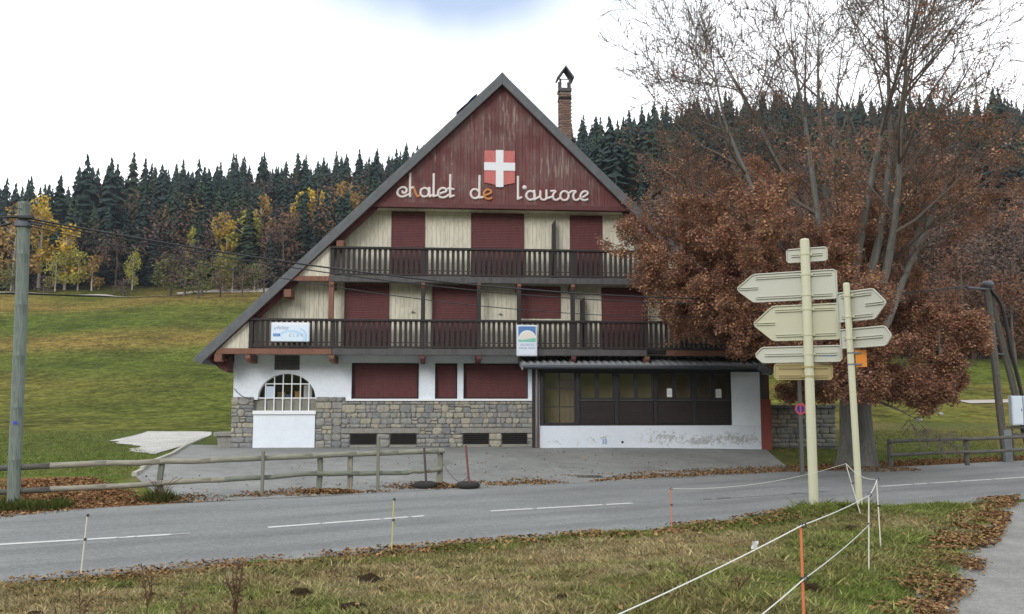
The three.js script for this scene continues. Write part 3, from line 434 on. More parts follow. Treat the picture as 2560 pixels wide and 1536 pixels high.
{ // chimney: brick shaft, ledges, open lantern, gabled cap
  const brickM = [[126, 98, 84], [116, 90, 80], [134, 106, 90], [106, 86, 80]].map((c) => std({ color: srgb(...c), bumpMap: gritBump, bumpScale: 0.006, roughness: 0.95 }));
  const U = 2.95, Wc = -4, ch = part('chimney', box(U - 0.225, U + 0.225, 10.0, 14.75, Wc - 0.225, Wc + 0.225), MW.mortar, chalet);
  const bg = rbox(-0.11, 0.11, -0.034, 0.034, -0.02, 0.02, 0.008), bs = rbox(-0.02, 0.02, -0.034, 0.034, -0.11, 0.11, 0.008), r = rngOf(9);
  for (let k = 0; k < 38; k++) { const v = 11.75 + k * 0.078, off = k % 2 ? 0.115 : 0; for (const s of [-1, 0, 1]) { const u = s * 0.23 + off - 0.06; if (Math.abs(u) > 0.2) continue; part('brick', bg, pick(brickM, r), ch).position.set(U + u, v, Wc + 0.23); } for (const s of [-1, 1]) for (const q of [-0.115, 0.115]) part('brick', bs, pick(brickM, r), ch).position.set(U + s * 0.232, v, Wc + q + (k % 2 ? 0.02 : -0.02)); }
  part('chimney_foot', rbox(U - 0.29, U + 0.33, 9.9, 11.72, Wc - 0.3, Wc + 0.3, 0.03), brickM[0], chalet);
  part('ledge', rbox(U - 0.27, U + 0.27, 14.4, 14.5, Wc - 0.27, Wc + 0.27, 0.01), MW.black, ch); part('ledge', rbox(U - 0.28, U + 0.28, 14.74, 14.9, Wc - 0.28, Wc + 0.28, 0.02), MW.greyWood, ch);
  for (const a of [-1, 1]) for (const b of [-1, 1]) part('lantern_post', rbox(U + a * 0.2 - 0.045, U + a * 0.2 + 0.045, 14.9, 15.3, Wc + b * 0.2 - 0.045, Wc + b * 0.2 + 0.045, 0.01), MW.greyWood, ch);
  part('lantern_bar', [cyl([U - 0.2, 15.08, Wc + 0.2], [U + 0.2, 15.08, Wc + 0.2], 0.012), cyl([U - 0.2, 15.28, Wc + 0.2], [U + 0.2, 15.28, Wc + 0.2], 0.02)], MW.zinc, ch);
  for (const s of [-1, 1]) part('cap_slope', ext([[0, 0], [s * 0.37, -0.52], [s * 0.33, -0.58], [0, -0.08]].sort(() => 0), -0.36, 0.36).translate(U + 0.02, 15.86, Wc), MW.roof, ch);
}
// ------------------------------------------------------------------ glazed veranda on the right of the ground floor
const ver = onChalet('veranda', 'glazed veranda with dark timber panels, white parapet and ribbed grey lean-to roof', 'veranda', 1.17, 0, 0);
{
  const X = (u) => u - 1.17, F = 1.0, B = (a, b, v0, v1, w0, w1, r = 0.01) => rbox(X(a), X(b), v0, v1, w0, w1, r);
  const grime = tex(1024, 256, (u, v) => { const x = u * 8.2, y = v * 1.0, a = fbm(x * 3, y * 3, 4), b = fbm(x * 14, y * 14, 4), c = fbm(x * 40, y * 40, 2); let k = 0; const spots = [[2.2, 0.3, 0.5, 0.16, 0.22], [4.6, 0.35, 0.8, 0.22, 0.26], [6.0, 0.25, 1.2, 0.2, 0.3], [7.3, 0.3, 0.9, 0.24, 0.3], [4.7, 0.55, 0.5, 0.08, 0.24], [1.0, 0.2, 0.8, 0.12, 0.12]]; for (const [sx, sy, wx, wy, s] of spots) k = Math.max(k, s * Math.exp(-(((x - sx) / wx) ** 2 + ((y - sy) / wy) ** 2))); const base = [214 + 12 * (a - 0.5), 221 + 12 * (a - 0.5), 230 + 10 * (a - 0.5)]; return mix3(base, [138, 138, 132], ss(0.56, 0.82, b * 0.5 + c * 0.3 + a * 0.1 + k) * 0.62); });
  const wallMat = std({ map: grime, bumpMap: plasterBump, bumpScale: 0.01, roughness: 0.92 });
  const para = B(1.17, 9.3, -0.15, 0.785, F - 0.25, F); { const p = para.attributes.position, n = para.attributes.normal, uv = para.attributes.uv; for (let i = 0; i < p.count; i++) uv.setXY(i, (Math.abs(n.getX(i)) > 0.7 ? p.getZ(i) : p.getX(i)) / 8.2, p.getY(i)); }
  part('parapet', para, wallMat, ver, 'white rendered parapet with grey mould stains along its foot');
  part('pier', B(8.23, 9.3, 0.785, 2.74, F - 0.25, F - 0.002), MW.white, ver);
  part('return_wall', B(9.05, 9.29, -0.1, 2.74, 0.003, F - 0.25), MW.white, ver);
  part('return_wall', B(1.2, 1.3, -0.1, 2.74, 0.003, F - 0.25), MW.white, ver);
  const bark = [58, 44, 40], boardM = [0, 1, 2].map((i) => std({ map: woodTex([34 + i * 3, 27 + i * 2, 26 + i * 2], 0.5, 6 + i), bumpMap: grainBump, bumpScale: 0.003, roughness: 0.68 })), frameM = std({ map: woodTex([36, 35, 37], 0.3, 9), roughness: 0.6 });
  const bays = [[2.70, 3.95], [4.10, 5.38], [5.50, 6.78], [6.93, 8.17]];
  part('bottom_plate', B(1.28, 8.22, 0.786, 0.84, F - 0.15, F + 0.01), frameM, ver);
  part('top_plate', B(1.20, 9.3, 2.70, 2.86, F - 0.15, F + 0.012), frameM, ver);
  for (const [a, b] of [[1.28, 1.40], [2.56, 2.70], [3.95, 4.10], [5.38, 5.50], [6.78, 6.93], [8.17, 8.226]]) part('upright', B(a, b, 0.84, 2.70, F - 0.13, F + 0.006), frameM, ver);
  for (const [a, b] of bays) {
    const panel = part('infill_panel', B(a, b, 0.842, 1.66, F - 0.11, F - 0.05), frameM, ver);
    for (let k = 0; k < 8; k++) part('panel_board', B(a + 0.01, b - 0.01, 0.85 + k * 0.1, 0.944 + k * 0.1, F - 0.05, F - 0.03, 0.005), pick(boardM), panel);
    part('panel_cap', B(a, b, 1.66, 1.70, F - 0.12, F + 0.02), MW.greyWood, ver);
    const mid = (a + b) / 2, w = part('window', box(X(a + 0.05), X(b - 0.05), 1.76, 2.64, F - 0.085, F - 0.08), MW.glass, ver);
    part('sash', [B(a, a + 0.06, 1.70, 2.70, F - 0.11, F - 0.04), B(b - 0.06, b, 1.70, 2.70, F - 0.11, F - 0.04), B(mid - 0.075, mid + 0.075, 1.70, 2.70, F - 0.11, F - 0.042), B(a + 0.06, b - 0.06, 1.70, 1.765, F - 0.11, F - 0.041), B(a + 0.06, b - 0.06, 2.63, 2.70, F - 0.11, F - 0.041)], frameM, w);
  }
  { // tall six-pane bay at the left
    const w = part('window', box(X(1.40), X(2.56), 0.86, 2.66, F - 0.085, F - 0.08), MW.glass, ver, 'tall window of six panes');
    part('glazing_bar', B(1.96, 2.0, 0.84, 2.70, F - 0.105, F - 0.06, 0.006), frameM, w); for (const v of [1.45, 2.09]) for (const [a, b] of [[1.40, 1.96], [2.0, 2.56]]) part('glazing_bar', B(a, b, v - 0.018, v + 0.018, F - 0.104, F - 0.061, 0.006), frameM, w);
    part('sash', [B(1.40, 1.45, 0.84, 2.70, F - 0.11, F - 0.05), B(2.51, 2.56, 0.84, 2.70, F - 0.11, F - 0.05), B(1.45, 2.51, 0.84, 0.89, F - 0.11, F - 0.05), B(1.45, 2.51, 2.65, 2.70, F - 0.11, F - 0.05)], frameM, w);
  }
  part('inner_room', [box(X(1.31), X(9.04), -0.05, 3.1, 0.004, 0.03), box(X(1.31), X(9.04), 0.2, 0.26, 0.03, F - 0.26)], std({ color: srgb(128, 116, 92) }), ver);
  // lean-to roof: sheet with round ribs, each rib its own piece, gutter
  const roofM = std({ map: tex(256, 256, (u, v) => { const k = 150 + 40 * (fbm(u * 8, v * 8, 4, 8) - 0.5); return [k * 0.98, k, k * 1.02]; }), roughness: 0.6, metalness: 0.2 });
  const w0 = 0.02, v0 = 3.22, w1 = 1.58, v1 = 2.89, sl = Math.atan2(v0 - v1, w1 - w0), L = Math.hypot(w1 - w0, v0 - v1);
  const place = (g) => { g.rotateX(sl); g.translate(0, (v0 + v1) / 2, (w0 + w1) / 2); return g; };
  const sheet = part('lean_to_roof', place(box(X(0.58), X(9.42), -0.02, 0.02, -L / 2, L / 2)), roofM, ver);
  const rib = place(ext([[-0.075, 0.02], [0.075, 0.02], [0.06, 0.055], [0, 0.075], [-0.06, 0.055]], -L / 2, L / 2 + 0.03)); uvM(rib);
  for (let u = 0.70; u < 9.4; u += 0.245) { const o = part('roof_rib', rib, roofM, sheet); o.position.x = X(u); }
  part('gutter', [cyl([X(0.62), 2.84, 1.62], [X(9.40), 2.84, 1.62], 0.065, 0.065, 10), box(X(0.62), X(9.4), 2.76, 2.90, 1.50, 1.54)], std({ color: srgb(74, 78, 84), roughness: 0.5, metalness: 0.3 }), ver);
  part('eave_soffit', box(X(0.62), X(9.40), 2.87, 2.89, F, 1.5), frameM, ver);
  part('roof_end', ext([[w0, v0 - 0.04], [w1, v1 - 0.04], [w1, v1 - 0.16], [w0, v0 - 0.16]], -0.01, 0.02).rotateY(-Math.PI / 2).translate(X(0.6), 0, 0), roofM, ver);
  // downpipes and posts at the left corner
  part('downpipe', cyl([X(1.2), 0, F + 0.06], [X(1.2), 2.8, F + 0.06], 0.04), std({ color: srgb(92, 70, 60), roughness: 0.6 }), ver);
  part('corner_board', B(1.02, 1.12, 0.0, 2.86, 0.72, F + 0.03), MW.dark, ver);
  // red painted pier, post and pipe at the right end
  part('red_pier', B(9.303, 9.70, -0.12, 1.72, F - 0.55, F - 0.01, 0.02), std({ map: woodTex([140, 70, 60], 0.2, 12), roughness: 0.75 }), ver, 'brick red painted pier at the right end');
  part('end_post', B(9.303, 9.58, 1.72, 2.9, F - 0.4, F - 0.05), MW.greyWood, ver); part('red_post', B(9.62, 9.76, 1.72, 2.6, F - 0.45, F - 0.3), std({ map: woodTex([140, 70, 60], 0.2, 12) }), ver);
  part('dark_hole_disc', new THREE.CircleGeometry(0.045, 12).translate(X(4.22), 0.2, F + 0.002), MW.black, ver);  // flat black disc, the darkness of a hole painted on the parapet
  // pale blue patch painted on the parapet
  part('blue_mark', [box(X(3.50), X(3.57), 0.13, 0.32, F, F + 0.003), box(X(3.59), X(3.66), 0.13, 0.33, F, F + 0.003)], std({ color: srgb(150, 168, 200) }), ver);
}
{ // papers behind the glass, floodlight at the eave corner
  const pm = std({ color: srgb(225, 228, 232), roughness: 0.8 });
  for (const [u, v, w, h, t] of [[5.98, 1.95, 0.20, 0.30, 'white notice taped inside the third veranda window'], [7.78, 1.93, 0.21, 0.31, 'white notice taped inside the last veranda window']]) { const o = onChalet('paper_notice', t, 'notice', u, v - h / 2, 0.93); part('sheet', box(-w / 2, w / 2, 0, h, -0.004, 0.0), pm, o); part('print_line', [0, 1, 2, 3].map((k) => box(-w * 0.36, w * 0.3, h * (0.25 + k * 0.15), h * (0.29 + k * 0.15), 0.0005, 0.0015)), std({ color: srgb(170, 172, 178) }), o); }
  const n = onChalet('paper_notice', 'pale blue notice on the left side of the arched window', 'notice', -8.32, 1.78, -0.09); part('sheet', box(-0.13, 0.13, 0, 0.42, -0.004, 0), std({ color: srgb(190, 206, 224) }), n); part('heading', box(-0.13, 0.13, 0.40, 0.43, 0, 0.004), MW.black, n);
  const f = onChalet('floodlight', 'grey outdoor floodlight at the right end of the veranda eave', 'lamp', 9.25, 2.62, 1.62); part('housing', ext([[-0.28, 0.16], [0.2, -0.06], [0.3, 0.02], [0.3, 0.12], [-0.2, 0.28]], -0.1, 0.1, [], 0.015), MW.zinc, f); part('bracket', [box(-0.02, 0.02, 0.1, 0.32, -0.2, -0.1), cyl([-0.25, 0.2, -0.12], [0.05, 0.34, -0.3], 0.015)], MW.zinc, f); part('lens', box(-0.12, 0.18, -0.02, 0.0, 0.02, 0.09), std({ color: srgb(180, 186, 190), roughness: 0.2 }), f);
}
{ // grey board above the arch, corner ledge stone
  const p = onChalet('grey_board', 'blank weathered grey board on the white wall above the arched window', 'board', -7.73, 2.76, 0.002);
  for (let k = 0; k < 4; k++) part('slat', rbox(-0.44, 0.44, 0.002 + k * 0.13, 0.128 + k * 0.13, 0, 0.03, 0.004), MW.greyWood, p);
  const b = onChalet('corner_ledge', 'small concrete ledge at the left foot of the stone corner', 'ledge', -9.95, -0.05, -0.4); part('slab', rbox(-0.3, 0.32, 0.46, 0.6, -0.5, 0.3, 0.02), MW.concrete, b); part('support', ext([[-0.14, 0], [0.32, 0], [0.32, 0.46], [-0.2, 0.46]], -0.4, 0.2), MW.concrete, b);
  const c = onChalet('loose_wall_cable', 'thin black cable hanging loose across the white wall by the left corner', 'cable', 0, 0, 0); part('wire', tube([[-9.56, 2.1, 0.02], [-9.45, 1.98, 0.03], [-9.2, 1.8, 0.11], [-8.95, 1.76, 0.1]], 0.012, 16, 5), MW.black, c);
}
// ------------------------------------------------------------------ name lettering, emblem, signs on the balconies
{
  const L = [["c",0,[[[-3.66,9.23],[-3.68,9.18],[-3.62,9.14],[-3.54,9.19],[-3.53,9.29],[-3.66,9.36],[-3.81,9.28],[-3.86,9.13],[-3.77,9.02],[-3.64,9.01],[-3.51,9.07],[-3.43,9.11]]]],["h",0,[[[-3.41,9.87],[-3.4,9.02]],[[-3.4,9.31],[-3.29,9.36]]]],["h2",1,[[[-3.29,9.36],[-3.24,9.26],[-3.17,9.08],[-3.12,9.02],[-3.05,9.07]]]],["a",0,[[[-2.73,9.23],[-2.77,9.3],[-2.84,9.34],[-2.92,9.33],[-2.99,9.29],[-3.02,9.21],[-3.02,9.13],[-2.98,9.06],[-2.91,9.02],[-2.83,9.03],[-2.76,9.07],[-2.73,9.15],[-2.73,9.23]],[[-2.71,9.35],[-2.69,9.03],[-2.6,9.08]]]],["l",0,[[[-2.55,9.86],[-2.55,9.04],[-2.38,9.09]]]],["e",0,[[[-2.33,9.14],[-2.08,9.26],[-2.14,9.34],[-2.25,9.35],[-2.36,9.27],[-2.39,9.15],[-2.33,9.03],[-2.2,9.0],[-2.09,9.04],[-1.99,9.12]]]],["t",0,[[[-1.95,9.84],[-1.95,9.03],[-1.82,9.08]],[[-2.02,9.34],[-1.83,9.32]]]],["d",0,[[[-0.89,9.22],[-0.94,9.29],[-1.01,9.33],[-1.09,9.33],[-1.16,9.28],[-1.2,9.2],[-1.19,9.11],[-1.15,9.04],[-1.08,9.0],[-1.0,9.0],[-0.93,9.05],[-0.89,9.13],[-0.89,9.22]],[[-0.88,9.83],[-0.89,9.02],[-0.77,9.04]]]],["e",1,[[[-0.69,9.1],[-0.45,9.23],[-0.5,9.31],[-0.62,9.32],[-0.71,9.22],[-0.71,9.08],[-0.61,8.99],[-0.49,8.99],[-0.42,9.03]]]],["l",0,[[[0.53,9.83],[0.53,9.0],[0.65,9.06]]]],["a",0,[[[1.15,9.19],[1.11,9.26],[1.03,9.3],[0.95,9.3],[0.88,9.25],[0.84,9.17],[0.84,9.09],[0.89,9.02],[0.96,8.98],[1.04,8.99],[1.11,9.03],[1.15,9.11],[1.15,9.19]],[[1.13,9.32],[1.14,8.99],[1.3,9.09]]]],["u",0,[[[1.31,9.31],[1.35,9.3],[1.35,9.11],[1.4,9.01],[1.51,8.99],[1.58,9.04]],[[1.58,9.34],[1.58,9.04],[1.77,9.1]]]],["r",0,[[[1.71,9.32],[1.92,9.32],[1.85,9.23],[1.82,9.14],[1.86,9.02],[1.94,8.99],[2.07,9.06]]]],["o",0,[[[2.4,9.21],[2.36,9.28],[2.29,9.32],[2.21,9.32],[2.14,9.27],[2.1,9.19],[2.1,9.1],[2.14,9.03],[2.22,8.99],[2.3,9.0],[2.36,9.04],[2.4,9.12],[2.4,9.21]]]],["r",0,[[[2.42,9.25],[2.5,9.32],[2.68,9.33],[2.61,9.26],[2.57,9.14],[2.62,9.02],[2.7,9.0],[2.8,9.06]]]],["e",0,[[[2.91,9.1],[3.12,9.26],[3.09,9.32],[2.99,9.34],[2.89,9.27],[2.84,9.16],[2.87,9.05],[2.99,9.0],[3.12,9.04]]]]], lm = std({ color: srgb(214, 205, 202), roughness: 0.6, bumpMap: plasterBump, bumpScale: 0.003 }), rm = std({ color: srgb(186, 128, 78), roughness: 0.85 });
  const t = onChalet('name_lettering', 'pale script lettering reading chalet de l\'aurore across the red gable', 'lettering', -0.03, 8.81, 1.0); t.scale.setScalar(0.987);
  for (const [n, c, strokes] of L) part('letter', strokes.map((s) => { const circle = s.length === 13, pts = s.slice(0, circle ? 12 : undefined).map(([u, v]) => V(u, v - 8.9, 0.07)); const g = s.length < 4 ? mergeGeometries([...pts.slice(1).map((p, i) => cyl(pts[i].toArray(), p.toArray(), 0.048, 0.048, 8)), ...pts.map((p) => new THREE.SphereGeometry(0.048, 8, 6).translate(p.x, p.y, p.z))]) : tube(pts, 0.046, circle ? 36 : 40, 8, circle); return uvM(g); }), c ? rm : lm, t, c ? 'bare rust orange stroke' : undefined);
  part('apostrophe', new THREE.SphereGeometry(0.085, 12, 8).scale(1, 1, 0.6).translate(0.77, 0.54, 0.07), lm, t);
  const e = onChalet('shield_emblem', 'red shield with white cross on the gable above the lettering', 'emblem', -0.178, 9.40, 1.056); e.scale.setScalar(0.987);
  part('shield', ext([[-0.56, 0.10], [-0.3, 0.05], [0, -0.03], [0.3, 0.05], [0.56, 0.10], [0.56, 1.3], [-0.56, 1.3]], 0, 0.04), std({ map: woodTex([186, 104, 100], 0.12, 14), roughness: 0.7 }), e);
  part('cross', ext([[-0.14, -0.06], [0, -0.075], [0.14, -0.06], [0.14, 0.55], [0.57, 0.55], [0.57, 0.85], [0.14, 0.85], [0.14, 1.32], [-0.14, 1.32], [-0.14, 0.85], [-0.57, 0.85], [-0.57, 0.55], [-0.14, 0.55]], 0.041, 0.06), std({ color: srgb(222, 224, 228) }), e);
  const canvasTex = (w, h, f) => { const c = document.createElement('canvas'); c.width = w; c.height = h; f(c.getContext('2d'), w, h); const t = new THREE.CanvasTexture(c); t.colorSpace = THREE.SRGBColorSpace; return t; };
  const banner = canvasTex(512, 256, (g, w, h) => {
    g.fillStyle = '#d3e0ee'; g.fillRect(0, 0, w, h); g.fillStyle = '#e2e6ee'; g.fillRect(0, 0, w, 30);
    g.fillStyle = '#b6d2e8'; g.beginPath(); g.ellipse(300, 190, 190, 90, 0.15, 0, 7); g.fill(); g.fillStyle = '#cfe0ee'; g.beginPath(); g.ellipse(285, 205, 150, 66, 0.15, 0, 7); g.fill();
    g.strokeStyle = '#a4c8e2'; g.lineWidth = 20; g.beginPath(); g.ellipse(340, 190, 140, 116, 0, -1.2, 1.1); g.stroke();
    g.fillStyle = '#8f9bb0'; g.font = 'italic bold 66px sans-serif'; g.fillText('ufolep', 24, 92);
    g.fillStyle = '#3f72b4'; g.fillRect(22, 150, 96, 42); g.fillStyle = '#bcd2e8'; g.font = 'bold 20px sans-serif'; g.fillText('ufolep', 34, 176);
    g.font = 'bold 56px serif'; g.fillStyle = '#8a7f78'; g.fillText('C', 240, 196); g.fillStyle = '#9db0ba'; g.fillText('L', 292, 196); g.fillStyle = '#5f93cc'; g.fillText('S', 344, 196); g.fillStyle = '#a98f84'; g.fillText('V', 392, 196);
  });
  const holiday = canvasTex(256, 384, (g, w, h) => {
    g.fillStyle = '#d4dce8'; g.fillRect(0, 0, w, h); g.fillStyle = '#4f7ab2'; g.fillRect(12, 10, w - 24, 150); g.save(); g.beginPath(); g.rect(12, 10, w - 24, 205); g.clip();
    g.fillStyle = '#e6eaf0'; g.beginPath(); g.arc(132, 178, 118, 0, 7); g.fill(); g.fillStyle = '#dcd6cc'; g.beginPath(); g.arc(134, 180, 108, 0, 7); g.fill(); g.restore();
    g.fillStyle = '#7fbcae'; g.beginPath(); g.moveTo(12, 172); g.bezierCurveTo(70, 200, 130, 165, w - 12, 160); g.lineTo(w - 12, 215); g.lineTo(12, 215); g.fill();
    g.fillStyle = '#e6edf4'; g.fillRect(12, 215, w - 24, 8); g.fillStyle = '#8596ae'; g.textAlign = 'center'; g.font = 'bold 38px sans-serif'; g.fillText('VACANCES', w / 2, 262); g.fillText('POUR TOUS', w / 2, 304); g.strokeStyle = '#8fa0b8'; g.lineWidth = 2; g.strokeRect(12, 228, w - 24, 146);
  });
  const face = (g, t) => std({ map: t, roughness: 0.45 });
  const bx = (name, label, u, v, w, h, t, turn) => {
    const o = onChalet(name, label, 'sign', u, v, 1.255); const g = new THREE.PlaneGeometry(w - 0.06, h - 0.06); g.translate(0, h / 2, 0.133);
    part('sign_box', rbox(-w / 2, w / 2, 0, h, 0.0, 0.13, 0.04), std({ color: srgb(206, 208, 214), roughness: 0.5 }), o); part('sign_face', g, face(g, t), o); return o;
  };
  bx('balcony_sign', 'pale blue landscape light box sign on the lower balcony above the arched window', -7.42, 3.68, 1.32, 0.68, banner);
  bx('balcony_sign', 'upright light box sign with blue sky, pale sun and green hill beside the veranda', 0.78, 3.22, 0.74, 1.11, holiday);
}
// ------------------------------------------------------------------ direction signs seen from behind
const creamMetal = std({ color: srgb(190, 189, 162), roughness: 0.45, bumpMap: gritBump, bumpScale: 0.0015 }), panelBack = [std({ color: srgb(178, 178, 165), roughness: 0.5 }), std({ color: srgb(178, 177, 153), roughness: 0.5 })], tan = std({ color: srgb(160, 146, 104), roughness: 0.55 }), slot = std({ color: srgb(120, 118, 100), roughness: 0.6 });
function capPole(h, r, lean, m) { const g = new THREE.LatheGeometry([[0, 0], [r, 0], [r, h - r * 0.5], [r * 0.85, h - r * 0.12], [r * 0.5, h], [0, h]].map(([x, y]) => new THREE.Vector2(x, y)), 20); return g; }
function arrowPanel(parent, y, l, r, h, tip, yaw, mt, opt = {}) {   // tip < 0 points left, > 0 right, 0 = plain board
  const g = new THREE.Group(); g.name = 'sign_panel'; g.rotation.y = yaw; g.position.y = y; parent.add(g);
  const k = Math.abs(tip), pts = tip < 0 ? [[-l, 0], [-l + k, -h / 2], [r, -h / 2], [r, h / 2], [-l + k, h / 2]] : tip > 0 ? [[-l, -h / 2], [r - k, -h / 2], [r, 0], [r - k, h / 2], [-l, h / 2]] : [[-l, -h / 2], [r, -h / 2], [r, h / 2], [-l, h / 2]];
  const s = new THREE.Shape(), n = pts.length, rad = 0.035; pts.forEach((p, i) => { const a = pts[(i + n - 1) % n], b = pts[(i + 1) % n], va = V(a[0] - p[0], a[1] - p[1], 0).normalize().multiplyScalar(rad), vb = V(b[0] - p[0], b[1] - p[1], 0).normalize().multiplyScalar(rad); if (i === 0) s.moveTo(p[0] + va.x, p[1] + va.y); else s.lineTo(p[0] + va.x, p[1] + va.y); s.quadraticCurveTo(p[0], p[1], p[0] + vb.x, p[1] + vb.y); });
  const z = -(opt.off ?? 0.12), make = (sh, a, b) => { const e = new THREE.ExtrudeGeometry(sh, { depth: b - a, bevelEnabled: false, curveSegments: 4 }); e.translate(0, 0, a); return e; };
  part('panel', make(s, z - 0.006, z), mt, g);
  const rim = s.getPoints(4).map((p) => V(p.x, p.y, z + 0.012)); part('folded_rim', new THREE.TubeGeometry(new THREE.CatmullRomCurve3(rim, true, 'catmullrom', 0), rim.length * 2, 0.014, 5, true), mt, g);
  const ys = h > 0.45 ? [h * 0.36, -h * 0.36] : opt.two ? [h * 0.3, -h * 0.3] : [0];
  const a = tip < 0 ? -l + k + 0.05 : -l + 0.08, b = tip > 0 ? r - k - 0.05 : r - 0.08;
  for (const q of ys) { part('stiffener', [rbox(a, b, q - 0.026, q - 0.012, z, z + 0.03, 0.004), rbox(a, b, q + 0.012, q + 0.026, z, z + 0.03, 0.004), box(a, b, q - 0.012, q + 0.012, z, z + 0.008)], mt, g); const R0 = opt.pr ?? 0.088; part('clamp', [new THREE.CylinderGeometry(R0 + 0.008, R0 + 0.008, 0.035, 18).translate(0, q, 0), box(-R0 - 0.03, R0 + 0.03, q - 0.02, q + 0.02, z + 0.028, z + 0.045)], mt === tan ? tan : creamMetal, g); }
  if (tip && h > 0.45) { const t0 = tip < 0 ? -l + 0.06 : r - 0.42, t1 = tip < 0 ? -l + 0.42 : r - 0.06; part('stiffener', [rbox(t0, t1, -0.026, -0.012, z, z + 0.028, 0.004), rbox(t0, t1, 0.012, 0.026, z, z + 0.028, 0.004)], mt, g); }
  if (opt.mark) part('maker_mark', box(r - 0.34, r - 0.12, -h * 0.5 + 0.09, -h * 0.5 + 0.12, z, z + 0.002), std({ color: srgb(150, 170, 196) }), g);
  return g;
}
{
  const x = 5.53, z = -16.4, t = thing('direction_sign', 'tall cream sign post with stacked left-pointing arrow panels seen from behind', 'road sign', [x, H(x, z) - 0.02, z]);
  const b = t.position.y, yaw = THREE.MathUtils.degToRad(-27); part('post', capPole(5.08 - b, 0.086, 0, creamMetal), creamMetal, t);
  arrowPanel(t, 4.78 - b, 0.35, 0.38, 0.25, 0, yaw, panelBack[0]);
  arrowPanel(t, 4.20 - b, 1.33, 0.53, 0.54, -0.33, yaw, panelBack[0]);
  arrowPanel(t, 3.50 - b, 1.03, 0.56, 0.66, -0.38, yaw, panelBack[1], { mark: true });
  arrowPanel(t, 2.90 - b, 1.01, 0.57, 0.29, -0.14, yaw, panelBack[0], { mark: true });
  arrowPanel(t, 2.57 - b, 0.61, 0.44, 0.285, 0, THREE.MathUtils.degToRad(-6), tan, { two: true }).name = 'tan_panel';
  const x2 = 6.02, z2 = -15.5, t2 = thing('direction_sign', 'shorter cream sign post with two right-pointing arrow panels', 'road sign', [x2, H(x2, z2) - 0.02, z2]), b2 = t2.position.y, y2 = THREE.MathUtils.degToRad(-58); t2.rotation.z = 0.02;
  part('post', capPole(4.12 - b2, 0.057, 0, creamMetal), creamMetal, t2);
  arrowPanel(t2, 3.70 - b2, 0.27, 0.72, 0.52, 0.24, y2, panelBack[0], { off: 0.09, pr: 0.06 });
  arrowPanel(t2, 3.13 - b2, 0.25, 0.78, 0.33, 0.12, y2, panelBack[0], { off: 0.09, pr: 0.06 });
  const o = new THREE.Group(); o.name = 'orange_plate'; o.position.y = 2.62 - b2; t2.add(o); part('plate', rbox(0.10, 0.30, 0, 0.30, -0.05, -0.04, 0.004), std({ color: srgb(206, 128, 44), roughness: 0.5 }), o); for (const y of [0.05, 0.25]) part('clamp', [new THREE.CylinderGeometry(0.064, 0.064, 0.025, 14).translate(0, y, 0), box(0.05, 0.2, y - 0.015, y + 0.015, -0.04, -0.015)], MW.zinc, o);
}
{ // no-parking sign by the beech
  const x = 7.88, z = -24.2, t = thing('no_parking_sign', 'small round red and blue no parking sign on a dark grey post', 'road sign', [x, H(x, z) - 0.02, z]);
  part('post', rbox(-0.045, 0.045, 0, 2.95, -0.045, 0.045, 0.01), std({ color: srgb(88, 90, 86), roughness: 0.6 }), t);
  const d = new THREE.Group(); d.name = 'sign_disc'; d.position.set(-0.01, 1.82, 0.06); t.add(d); const red = std({ color: srgb(196, 76, 84), roughness: 0.5 });
  part('rim', new THREE.RingGeometry(0.11, 0.155, 28).translate(0, 0, 0.006), red, d); part('face', new THREE.CylinderGeometry(0.155, 0.155, 0.008, 28).rotateX(Math.PI / 2), std({ color: srgb(52, 58, 128), roughness: 0.5 }), d); part('bar', box(-0.018, 0.018, -0.11, 0.11, 0.0042, 0.008), red, d);
}
// ------------------------------------------------------------------ fences
const rail = [0, 1, 2].map((i) => std({ map: woodTex([[126, 126, 112], [112, 116, 104], [138, 134, 120]][i], 0.5, 20 + i), bumpMap: grainBump, bumpScale: 0.006, roughness: 0.95 }));
const darkRail = std({ map: woodTex([88, 86, 80], 0.5, 24), bumpMap: grainBump, bumpScale: 0.006, roughness: 0.95 });
function logGeo(a, b, r0, r1) { const A = V(...a), B = V(...b), n = 6, pts = []; for (let i = 0; i <= n; i++) { const p = A.clone().lerp(B, i / n); if (i && i < n) p.add(V(rr(-0.012, 0.012), rr(-0.014, 0.014), rr(-0.012, 0.012))); pts.push(p); } const g = tube(pts, r0, 12, 9), c0 = cyl(a, A.clone().lerp(B, 0.002).toArray(), r0, r0, 9), c1 = cyl(B.clone().lerp(A, 0.002).toArray(), b, r0, r0, 9); const m = mergeGeometries([g, c0, c1].map((q) => q.toNonIndexed())); const u = m.attributes.uv; for (let i = 0; i < u.count; i++) u.setXY(i, u.getY(i) * 0.6, u.getX(i) * A.distanceTo(B)); return m; }
